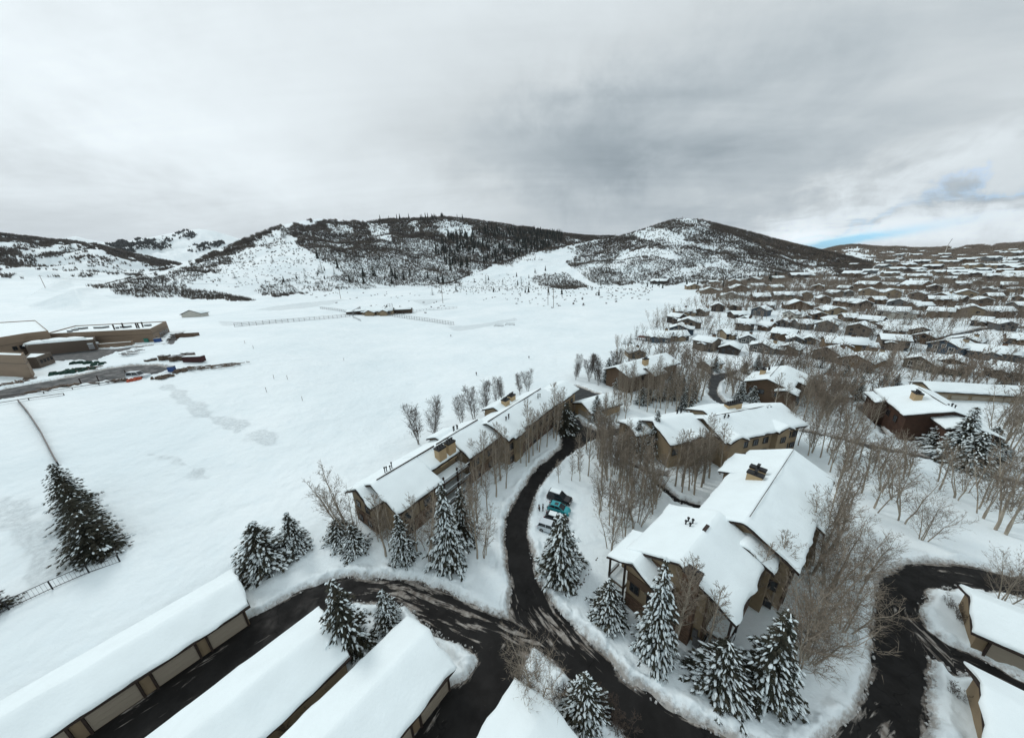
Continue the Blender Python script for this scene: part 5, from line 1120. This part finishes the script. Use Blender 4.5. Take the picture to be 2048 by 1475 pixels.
# power poles
def pole(label, u, v, vt, arms=1, r=.22, m=None):
    p = GT(u, v); h = hgt(p, vt); R0 = thing('power_pole', label, 'power pole', p, -math.atan2(p.x, p.y), 'power line poles'); b = MB(); b.tube([(0, 0, -1), (0, 0, h)], [r*1.3, r], 6); link('pole', b.mesh('pole', m or M_wood), R0)
    for k in range(arms):
        b = MB(); b.box((0, 0, h-1.2-k*2), (3.6, .3, .3)); link('crossarm', b.mesh('crossarm', M_wood), R0)
    return R0, p+Vector((0, 0, h-1.2))
tops = []
for (lab, u, v, vt) in [('leftmost leaning power pole below the striped hills', 91, 576, 550), ('power pole in front of the dark scrub at the left spur', 546, 594, 562), ('power pole left of the ball diamonds', 682, 599, 571), ('power pole right of the ball diamonds', 886, 607, 568)]:
    tops.append(pole(lab, u, v, vt)[1])
tops.append(pole('left pole of the paired poles below the right hill', 1096, 611, 573, 2, .2)[1]); tops.append(pole('right pole of the paired poles below the right hill', 1107, 616, 577, 2, .2)[1])
for k_, (a, q) in enumerate(zip(tops[:-1], tops[1:])):
    for s in (-1.6, 0, 1.6):
        b = MB(); pts = [a+(q-a)*t+Vector((s, 0, -7*4*t*(1-t)*((q-a).length/400)))-a for t in np.linspace(0, 1, 9)]; b.tube(pts, .03, 3); tag(link('power_line', b.mesh('power_line', M_black), None, a), '%s wire of the %s pole span counted from left' % ({-1.6: 'left', 0: 'middle', 1.6: 'right'}[s], ordn(k_+1)), 'power line', 'power lines')
# antenna and lone conifer on the right skyline
p = GT(1889, 509); R0 = thing('antenna_mast', 'thin white mast on the right-hand skyline', 'mast', p, 0); b = MB(); b.tube([(0, 0, -2), (0, 0, 24)], [1.2, .4], 6); link('mast', b.mesh('mast', M_wframe), R0); b = MB(); b.tube([(0, 0, 22), (6, 0, 40)], .5, 5); link('boom', b.mesh('boom', M_metal), R0)
for (u, v, vt, w, lab) in [(1835, 506, 496, 1.6, 'lone rounded conifer on the right skyline'), (568, 475, 452, 1.4, 'dark conifer on the shoulder of the left spur'), (645, 546, 514, .8, 'tall narrow fir at the lower edge of the dark forest'), (640, 545, 528, .9, 'short fir beside the tall narrow one at the forest edge'), (610, 552, 536, .9, 'small fir on the foot slope left of the forest'), (669, 548, 530, .9, 'fir right of the tall narrow one'),
    (748, 552, 516, 1.5, 'big black fir in the middle of the forest foot'), (757, 536, 512, 1.2, 'second black fir right of the big one'), (782, 552, 532, 1.4, 'broad dark fir at the forest foot'), (690, 552, 540, .9, 'small fir below the forest'), (701, 556, 543, .9, 'small fir near the forest foot'), (546, 525, 510, 1.5, 'round dark juniper on the bare left spur'), (470, 556, 544, 2., 'dark juniper low on the bare left spur'),
    (972, 566, 548, 1.1, 'fir at the start of the right hill'), (1006, 570, 556, 1.2, 'fir on the lower right hill'), (1043, 566, 552, 1.2, 'fir among the scrub of the right hill'), (1072, 548, 540, 1.2, 'fir on the slope above the scrub patch'), (865, 590, 576, 1.4, 'dark fir beside the power pole'), (1230, 478, 466, 1.2, 'fir on the saddle between the hills'), (1205, 477, 468, 1.2, 'smaller fir on the saddle'), (1365, 439, 431, 1.2, 'tiny fir right of the peak'), (1298, 462, 452, 1.2, 'fir on the left shoulder of the peak')]:
    tree_px(SPF, u, v, vt, lab, 'spruce tree', 'conifers on the hills', w=w)
# ------------------------------------------------------------------ scrub, forest and far trees
def project(x, y, z): return P(x, y, z)
def cover(name, label, Npts, rr, azr, regions, clear, seed, kind='shrub', hh=(2.5, 5.), mats=None, w=.45, k=5):
    rn = np.random.RandomState(seed); r = np.sqrt(rn.uniform(rr[0]**2, rr[1]**2, Npts)); az = np.radians(rn.uniform(*azr, Npts)); x = np.sin(az)*r; y = np.cos(az)*r
    z = hz(x, y); px, py = P(x, y, z); den = np.zeros(Npts); nf = fbm(x/45, y/45, 4, seed)*.9+fbm(x/12, y/12, 2, seed+1)*.5; nr = fbm(px/22., py/9., 4, seed+5, .65)*22
    for poly, d, nk in regions: m = pip(px+nr, py+nr*.35, poly); den = np.where(m, np.maximum(den, np.clip(d+nk*nf, 0, 1)), den)
    n2 = fbm(px/11., py/5., 4, seed+9, .65)
    for poly in clear: den = np.where(pip(px+n2*16+nr*.5, py+n2*8, poly), den*(.06+.3*np.clip(nf+.2, 0, 1)), den)
    s = rn.rand(Npts) < den; x, y, z, r = x[s], y[s], z[s], r[s]; n = len(x); T = []
    print(name, n)
    sc = np.clip(r/900, .8, 2.6)
    for i in range(k):
        a = rn.uniform(0, 6.28, n); tilt = rn.uniform(.05, .45, n) if kind == 'shrub' else np.zeros(n); H_ = rn.uniform(*hh, n)*sc*(1 if kind == 'shrub' else 1); ww = w*rn.uniform(.6, 1.3, n)*sc
        ox = rn.normal(size=n)*.7*sc; oy = rn.normal(size=n)*.7*sc; dx, dy = np.cos(a), np.sin(a); b = rn.uniform(0, 6.28, n); ex, ey = np.cos(b), np.sin(b)
        A = np.stack([x+ox-ex*ww, y+oy-ey*ww, z-.4], -1); B = np.stack([x+ox+ex*ww, y+oy+ey*ww, z-.4], -1); Cc = np.stack([x+ox+dx*H_*tilt, y+oy+dy*H_*tilt, z+H_], -1)
        T.append(np.stack([A, B, Cc], 1))
    T = np.concatenate(T); me = np_mesh(name, T.reshape(-1, 3), np.arange(len(T)*3).reshape(-1, 3), mats); tag(link(name, me), label, name.replace('_', ' '), None, 'stuff')
def firs(name, label, Npts, rr, azr, regions, seed, hh):
    rn = np.random.RandomState(seed); r = np.sqrt(rn.uniform(rr[0]**2, rr[1]**2, Npts)); az = np.radians(rn.uniform(*azr, Npts)); x = np.sin(az)*r; y = np.cos(az)*r
    z = hz(x, y); px, py = P(x, y, z); den = np.zeros(Npts); nf = fbm(x/60, y/60, 3, seed)
    for poly, d in regions: den = np.where(pip(px, py, poly), np.clip(d*(1+1.5*nf), 0, 1), den)
    s = rn.rand(Npts) < den; T = []
    for X, Y_, Z in zip(x[s], y[s], z[s]):
        h = rn.uniform(*hh); R = h*.19
        for t in (0, .3, .6):
            n = 6; a0 = rn.uniform(0, 6)
            rg = [(X+R*(1-t)*math.cos(a0+6.283*i/n)*rn.uniform(.7, 1.2), Y_+R*(1-t)*math.sin(a0+6.283*i/n)*rn.uniform(.7, 1.2), Z+h*(t+.03)-rn.uniform(0, .08)*h) for i in range(n)]
            ap = (X, Y_, Z+h*min(1, t+.48)); T += [[rg[i], rg[(i+1) % n], ap] for i in range(n)]
    print(name, int(s.sum()))
    if T: tag(link(name, tri_mesh(name, T, M_fir)), label, name.replace('_', ' '), None, 'stuff')
M_scrub = mat('hill_scrub', (.115, .098, .082), .95, col2=(.052, .044, .037), vs=.03); M_fir = mat('hill_conifer', (.018, .022, .018), .95)
M_scrub2 = mat('town_twigs', (.26, .215, .17), .95, col2=(.15, .12, .095), vs=.05)
FOR = [([(570,455),(640,443),(760,440),(900,432),(1120,465),(1240,472),(1150,490),(1060,508),(960,542),(905,572),(850,568),(760,566),(700,560),(650,522),(600,492)], .62, .6),
 ([(470,484),(560,450),(580,468),(560,490),(480,512),(420,548),(330,588),(230,580),(180,575),(250,563),(350,542)], .42, .9), ([(225,572),(330,570),(400,580),(525,602),(430,600),(235,592)], .75, .5),
 ([(505,582),(560,560),(700,548),(760,560),(850,565),(885,575),(760,573),(620,585),(560,594),(520,590)], .45, .8),
 ([(1140,498),(1240,472),(1350,434),(1440,446),(1700,515),(1760,530),(1760,560),(1560,552),(1400,567),(1300,572),(1190,568),(1140,530)], .62, .75), ([(1055,560),(1090,548),(1130,546),(1180,575),(1140,584),(1080,572)], .7, .5),
 ([(1000,520),(1080,508),(1085,520),(1010,535)], .3, .8),
 ([(860,578),(960,545),(1060,555),(1200,575),(1400,575),(1390,610),(1300,640),(1150,625),(1000,600),(880,592)], .022, .02), ([(400,560),(480,510),(570,475),(640,525),(620,555),(520,575)], .035, .03)]
CLR = [[(420,560),(470,510),(555,462),(585,470),(600,495),(650,528),(640,548),(560,556),(500,566)], [(950,552),(1060,512),(1140,496),(1165,500),(1120,540),(1060,545),(980,560)], [(738,448),(770,444),(786,470),(780,484),(740,478)], [(872,446),(905,440),(945,452),(950,470),(905,476),(875,470)], [(655,450),(700,452),(705,468),(670,470)], [(820,444),(835,440),(840,460),(825,462)],
 [(1345,438),(1375,436),(1425,450),(1420,460),(1370,448)], [(1215,535),(1240,505),(1290,497),(1345,500),(1368,518),(1340,520),(1300,510),(1260,525),(1235,545)], [(1268,470),(1300,452),(1375,475),(1370,490),(1330,490),(1290,480)], [(1395,490),(1430,490),(1440,505),(1405,503)], [(1600,540),(1640,536),(1690,552),(1610,556)], [(1320,548),(1450,520),(1460,530),(1340,560)]]
cover('hill_scrub', 'leafless dark scrub and aspen woods covering the snowy hills', 440000, (520, 1480), (-62, 48), FOR, CLR, 3, hh=(2.2, 5.5), mats=M_scrub, w=.42, k=5)
cover('slope_bushes', 'scattered sage and oak bushes dotting the open snow slopes', 60000, (330, 1200), (-50, 24), [([(870,585),(960,548),(1060,552),(1200,572),(1400,572),(1390,606),(1300,640),(1150,628),(1000,604)], .055, .06), ([(390,568),(480,505),(570,470),(645,525),(640,560),(520,580)], .10, .08), ([(600,590),(760,580),(900,600),(880,640),(700,615)], .02, .03)], [], 31, hh=(1.2, 3.), mats=M_scrub, w=.7, k=9)
cover('far_scrub', 'dark scrub striping the distant hills at left', 200000, (1050, 2400), (-75, -38), [([(-100,455),(60,474),(200,492),(280,510),(340,522),(400,540),(270,552),(0,556),(-100,560)], .20, 1.1)], [[(120,520),(200,515),(270,545),(180,550),(80,548)]], 9, hh=(2.5, 5), mats=M_scrub, w=.7, k=4)
cover('far_scrub', 'dark oak scrub between the houses of the right-hand hills', 200000, (700, 2250), (26, 62), [([(1500,480),(1700,488),(1900,500),(2100,480),(2100,575),(1900,565),(1700,560),(1600,550)], .20, .9)], [[(1680,500),(1740,500),(1760,520),(1700,520)], [(1780,545),(1830,550),(1850,572),(1800,570)]], 12, hh=(2.5, 5.), mats=M_scrub2, w=.6, k=4)
def treemass(name, label, N, rr, azr, poly, seed, hr, dens=1., mind=0):
    rn = np.random.RandomState(seed); r = np.sqrt(rn.uniform(rr[0]**2, rr[1]**2, N)); az = np.radians(rn.uniform(*azr, N)); x = np.sin(az)*r; y = np.cos(az)*r
    z = hz(x, y); px, py = P(x, y, z); m = pip(px, py, poly) & (rn.rand(N) < dens*np.clip(.55+1.1*fbm(x/30, y/30, 3, seed), .05, 1)) & (road_sd(x, y) > 1)
    pr = [bare_proto('m', 200+i, 10, 2.3, 16, (.9, 1.9), .2, 3, stems=2, tww=.11, cheap=True) for i in range(3)]; T = []
    X, Y, Z = x[m], y[m], z[m]; n = 0
    for i in range(len(X)):
        if blocked((X[i], Y[i])): continue
        n += 1; Tt, tv, tf = pr[i % 3]; s = rn.uniform(*hr)/10; a = rn.uniform(0, 6.28); c, q = math.cos(a), math.sin(a); M = np.array([[c, q, 0], [-q, c, 0], [0, 0, 1]])*s
        T.append(Tt@M+np.array([X[i], Y[i], Z[i]]))
        tt = np.array([[tv[f[0]], tv[f[1]], tv[f[2]]] for f in tf if len(f) == 4])[::1]; T.append(tt@M+np.array([X[i], Y[i], Z[i]]))
    T = np.concatenate(T); tag(link(name, tri_mesh(name, T, M_scrub2)), label, name.replace('_', ' '), None, 'stuff')
treemass('town_trees', 'mass of leafless trees standing among the houses of the town', 8500, (200, 640), (14, 66), [(1270,650),(1400,600),(1400,578),(1560,560),(1700,560),(1900,560),(2100,565),(2100,740),(1900,725),(1600,705),(1400,700),(1270,705)], 15, (7, 12.5), .75)
treemass('hollow_trees', 'tangle of leafless trees around and behind the far condominiums', 3200, (95, 240), (18, 66), [(1230,745),(1250,700),(1320,705),(1450,745),(1620,715),(1800,735),(2100,760),(2100,860),(1980,800),(1800,770),(1700,860),(1640,870),(1600,800)], 16, (8, 14), .62)
cover('town_scrub', 'low leafless hedges between the far houses', 70000, (330, 1000), (18, 66), [([(1400,600),(1380,572),(1560,548),(1700,556),(1900,555),(2100,560),(2100,640),(1600,640),(1400,620)], .17, .7)], [], 17, hh=(3, 7.5), mats=M_scrub2, w=.36, k=8)
cover('ski_forest', 'dark conifer belts on the distant ski mountain', 60000, (2900, 4800), (-62, -36), [([(200,486),(260,484),(330,476),(350,480),(330,500),(250,502)], .5, 1.), ([(355,470),(380,462),(400,470),(360,482)], .3, 1.), ([(380,496),(440,480),(450,490),(380,505)], .3, 1.)], [], 18, hh=(4, 8), mats=M_fir, w=2., k=3)
firs('hill_firs', 'belt of firs standing in the dark forest of the middle hill', 9000, (650, 1450), (-35, 12), [([(900,470),(1000,455),(1130,470),(1120,490),(1000,525),(900,540),(860,500)], .30), ([(600,500),(700,540),(900,555),(880,575),(690,565)], .05), ([(760,437),(930,432),(930,440),(760,442)], .2)], 5, (14, 24))
firs('slope_firs', 'little firs dotted over the lower slopes and the town edge', 12000, (420, 1300), (-45, 45), [([(860,580),(980,545),(1100,540),(1300,575),(1200,600),(1000,585)], .05), ([(560,560),(660,520),(700,560),(600,580)], .05), ([(1290,570),(1560,550),(1700,560),(1500,580),(1300,580)], .1), ([(1640,492),(1800,495),(2100,480),(2100,500),(1800,512),(1640,505)], .1)], 6, (6, 12))
# ------------------------------------------------------------------ cars and people
def car(label, p, rz, L=4.5, Wd=1.85, Hh=1.5, paint=None, kind='hatch', snow=False, cat='car', name='parked_car'):
    r = thing(name, label, cat, p, rz, 'cars parked in the snow' if cat != 'pickup' else None)
    z0 = .28
    if kind == 'hatch': prof = [(-.5, .45), (-.49, .78), (-.45, .98), (-.40, 1.), (.12, 1.), (.38, .86), (.47, .72), (.5, .5)]; cab = [(-.46, .98), (-.34, Hh), (.02, Hh), (.26, .93)]
    elif kind == 'suv': prof = [(-.5, .45), (-.49, .9), (-.47, 1.05), (-.40, 1.06), (.2, 1.06), (.44, .98), (.48, .8), (.5, .5)]; cab = [(-.48, 1.04), (-.42, Hh), (.06, Hh), (.24, 1.04)]
    else: prof = [(-.5, .5), (-.5, 1.1), (-.48, 1.12), (-.1, 1.12), (.22, 1.12), (.46, 1.04), (.49, .85), (.5, .5)]; cab = [(-.47, 1.1), (-.44, Hh), (.04, Hh), (.18, 1.1)]
    def loft(xs, zb, wb, wt):
        b = MB(); n = len(xs); v = []
        for (x, z) in xs:
            for (y, zz) in ((-wb, zb), (-wb, (zb+z)/2), (-wt, z), (wt, z), (wb, (zb+z)/2), (wb, zb)): v.append((x*L, y*Wd/2, zz))
        f = []
        for i in range(n-1):
            for j in range(5): f.append((i*6+j, i*6+j+1, (i+1)*6+j+1, (i+1)*6+j))
            f.append((i*6+5, i*6, (i+1)*6, (i+1)*6+5))
        f.append(tuple(range(5, -1, -1))); f.append(tuple((n-1)*6+j for j in range(6))); b.add(v, f); return b
    o = link('body', loft(prof, z0, .97, .9).mesh('body', paint), r); m = o.modifiers.new('b', 'BEVEL'); m.width = .06; m.segments = 2
    zc = cab[0][1]-.05; v = []
    for (x, z), wd in zip(cab, (.86, .72, .72, .84)): v += [(x*L, -wd*Wd/2, z), (x*L, wd*Wd/2, z)]
    b = MB(); b.add(v, [(0, 2, 3, 1), (4, 6, 7, 5), (2, 4, 5, 3), (0, 6, 4, 2), (1, 3, 5, 7)]); link('window', b.mesh('window', M_glass), r)
    b = MB(); x0, x1 = cab[1][0]*L, cab[2][0]*L; b.box(((x0+x1)/2, 0, Hh+.02), (x1-x0+.1, Wd*.74, .07)); rf = link('roof', b.mesh('roof', paint), r)
    b = MB()
    for s in (-1, 1):
        for (a, q) in ((0, 1), (3, 2)): b.tube([(cab[a][0]*L, s*Wd*.43, cab[a][1]-.03), (cab[q][0]*L, s*Wd*.365, Hh)], .05, 4)
        b.tube([((cab[1][0]*.45+cab[2][0]*.55)*L, s*Wd*.44, zc), ((cab[1][0]*.45+cab[2][0]*.55)*L, s*Wd*.37, Hh)], .045, 4)
    link('pillar', b.mesh('pillar', paint), r)
    if snow: b = MB(); b.box(((x0+x1)/2, 0, Hh+.12), (x1-x0-.25, Wd*.6, .12)); link('snow', b.mesh('snow', M_snow), r)
    elif kind == 'hatch': b = MB(); b.box((x1-.55, 0, Hh+.062), (.7, Wd*.42, .02)); link('sunroof', b.mesh('sunroof', M_glass), rf)
    tm = MB(); tm.tube([(0, -.12, 0), (0, .12, 0)], .34, 14); tme = tm.mesh('tyre', M_black); rm = MB(); rm.tube([(0, -.13, 0), (0, .13, 0)], .2, 10); rme = rm.mesh('rim', M_metal)
    for x in (-.31, .32):
        for s in (-1, 1): w = link('wheel', tme, r, (x*L, s*Wd*.45, .34)); link('rim', rme, w)
    hm = MB(); hm.box((0, 0, 0), (.08, .34, .16)); hme = hm.mesh('headlight', M_wframe); tl = MB(); tl.box((0, 0, 0), (.08, .26, .22)); tle = tl.mesh('tail_light', mat('tail_red', (.35, .02, .02), .3))
    for s in (-1, 1): link('headlight', hme, r, (.488*L, s*Wd*.36, .72)); link('tail_light', tle, r, (-.495*L, s*Wd*.38, .82))
    return r
PB = mat('black_paint', (.012, .012, .014), .25, spec=.6); PT = mat('teal_paint', (.02, .30, .34), .3, .05, spec=.6); PW = mat('white_paint', (.55, .61, .65), .3, spec=.5)
def cz(u, v): p = GT(u, v); p.z = snow_z(p.x, p.y)-.02; return p
car('black four-wheel-drive with snow on its roof beside the drive', cz(1119, 1003), R_(-30), 4.9, 1.95, 1.8, PB, 'suv', True)
car('teal hatchback next to the black four-wheel-drive', cz(1118, 1024), R_(-27), 4.3, 1.8, 1.5, PT, 'hatch')
car('white compact four-wheel-drive partly under the tall spruce', cz(1101, 1062), R_(-25), 4.5, 1.85, 1.65, PW, 'suv')
car('snow-covered dark car between the teal and the white one', cz(1113, 1044), R_(-25), 4.4, 1.8, 1.4, PB, 'hatch', True)
p = GT(278, 753, .3); p.z += .02; car('white pickup with a topper on the lower lot at left', p, R_(4), 6.4, 2.3, 2.2, PW, 'truck', False, 'pickup', 'pickup_truck')
def person(label, u, v, jacket, legs, hair, rz, carry=None):
    p = cz(u, v); r = thing('person', label, 'person', p, rz, 'people standing by the cars'); skin = mat('skin', (.45, .27, .2), .6)
    J = [(0, 0, .95), (0, 0, 1.2), (0, 0, 1.42), (0, .01, 1.52), (0, .02, 1.60), (0, .02, 1.73), (.10, 0, .90), (.11, .02, .5), (.12, 0, .09), (.12, .14, .04), (-.10, 0, .90), (-.11, .02, .5), (-.13, 0, .09), (-.13, .14, .04), (.2, 0, 1.40), (.26, .02, 1.14), (.22, .14, .92), (-.2, 0, 1.40), (-.26, .02, 1.14), (-.22, .14, .92)]
    E = [(0, 1), (1, 2), (2, 3), (3, 4), (4, 5), (0, 6), (6, 7), (7, 8), (8, 9), (0, 10), (10, 11), (11, 12), (12, 13), (2, 14), (14, 15), (15, 16), (2, 17), (17, 18), (18, 19)]
    rad = [.13, .13, .14, .06, .09, .085, .09, .065, .05, .045, .09, .065, .05, .045, .06, .05, .035, .06, .05, .035]
    def sk(name, idx, ex, m, parent):
        mp = {a: i for i, a in enumerate(idx)}; me = bpy.data.meshes.new(name); me.from_pydata([J[i] for i in idx], [(mp[a], mp[b]) for a, b in E if a in mp and b in mp], []); me.materials.append(m); o = link(name, me, parent)
        s = o.modifiers.new('s', 'SKIN')
        for i, a in enumerate(idx): me.skin_vertices[0].data[i].radius = (rad[a]+ex, (rad[a]+ex)*(.75 if a < 3 else 1))
        me.skin_vertices[0].data[0].use_root = True; o.modifiers.new('u', 'SUBSURF').levels = 1; o.modifiers['u'].render_levels = 2; return o
    body = sk('body', list(range(20)), 0, skin, r); sk('jacket', [0, 1, 2, 3, 14, 15, 16, 17, 18, 19], .025, jacket, body); sk('trousers', [0, 6, 7, 8, 10, 11, 12], .02, legs, body)
    b = MB(); b.tube([(0, -.02, 1.66), (0, -.02, 1.74), (0, 0, 1.83)], [.115, .12, .05], 8); link('hair', b.mesh('hair', hair), body)
    b = MB(); b.box((.035, .115, 1.685), (.03, .02, .015)); b.box((-.035, .115, 1.685), (.03, .02, .015)); link('eyes', b.mesh('eyes', M_black), body)
    return r
JD = mat('dark_jacket', (.012, .012, .014), .8); JG = mat('grey_trousers', (.05, .045, .045), .8); JR = mat('rust_jacket', (.09, .05, .045), .8, col2=(.02, .02, .022), vs=6)
person('person in a black coat and dark trousers standing nearest the teal car', 1086, 1025, JD, JG, M_black, 1.2)
person('person in a patterned dark jacket standing nearer the drive', 1078.5, 1026, JR, JD, M_black, -1.2)
# footprints and snow clods
rq = random.Random(4); b = MB()
for pts in ([(1196, 1112), (1180, 1135), (1168, 1152), (1160, 1172), (1148, 1192), (1140, 1205), (1130, 1216)], [(1168, 1160), (1150, 1185)]):
    W_ = [GT(u, v, .4) for u, v in pts]
    for a, q in zip(W_[:-1], W_[1:]):
        n = int((q-a).length/.38)
        for i in range(n): c = a+(q-a)*(i/n)+Vector((rq.uniform(-.25, .25), rq.uniform(-.25, .25), 0)); b.box((c.x, c.y, snow_z(c.x, c.y)+.01), (.34, .17, .08), math.atan2((q-a).y, (q-a).x)+rq.uniform(-.4, .4), taper=.7)
tag(link('footprints', b.mesh('footprints', mat('trodden_snow', (.16, .15, .14), .9, .3, 3))), 'dark footprint trail in the snow left of the big condominium', 'footprints', None, 'stuff')
b = MB()
for (u0, v0, u1, v1) in [(1066, 992, 1097, 995), (1064, 999, 1094, 1003), (1063, 1006, 1096, 1014), (1062, 1012, 1094, 1020), (1060, 1018, 1080, 1024), (1060, 1050, 1084, 1056)]:
    a = GT(u0, v0, .3); q = GT(u1, v1, .4); n = 14
    for i in range(n): c = a+(q-a)*((i+.5)/n); d = q-a; b.box((c.x, c.y, snow_z(c.x, c.y)*min(1, i/5+.35)+.02), (d.length/n*1.05, .16, .06), math.atan2(d.y, d.x)+rq.uniform(-.05, .05), taper=.9)
tag(link('tyre_tracks', b.mesh('tyre_tracks', mat('packed_snow', (.30, .29, .27), .9, .4, 2))), 'tyre tracks leading from the drive to the parked cars', 'tyre tracks', None, 'stuff')
# clods of snow thrown up by the plough along the road edges
b = MB(); n = 0; rn = np.random.RandomState(2); X = rn.uniform(-60, 75, 60000); Y = rn.uniform(14, 75, 60000); S_ = road_sd(X, Y); m = np.abs(S_-.35) < .55
for x, y in list(zip(X[m], Y[m]))[:5200]:
    if blocked((x, y)): continue
    s = rn.uniform(.06, .30)*rn.uniform(.5, 1); z = (.42 if True else 0)
    sd1 = .25
    b.box((x, y, float(hz(x, y))+.14+rn.uniform(-.06, .2)), (s*1.4, s, s*.8), rn.uniform(0, 3), taper=.6); n += 1
tag(link('snow_clods', b.mesh('snow_clods', mat('dirty_snow', (.55, .56, .55), .8, .45, .8))), 'lumps of dirty snow along the ploughed road edges', 'snow', None, 'stuff')
# ------------------------------------------------------------------ air
b = MB(); b.box((0, 6000, 600), (24000, 13400, 1400)); hm = bpy.data.materials.new('haze'); hm.use_nodes = True; N_ = hm.node_tree.nodes; N_.remove(N_['Principled BSDF'])
pv = N_.new('ShaderNodeVolumePrincipled'); pv.inputs['Color'].default_value = (.86, .92, 1, 1); pv.inputs['Density'].default_value = 2.5e-5; pv.inputs['Anisotropy'].default_value = .2
hm.node_tree.links.new(pv.outputs[0], N_['Material Output'].inputs['Volume']); tag(link('haze', b.mesh('haze', hm)), 'thin cold haze filling the valley air', 'haze', None, 'stuff')
# ------------------------------------------------------------------ drop the prototypes
for r in ALLP:
    for c in list(r.children_recursive): bpy.data.objects.remove(c)
    bpy.data.objects.remove(r)
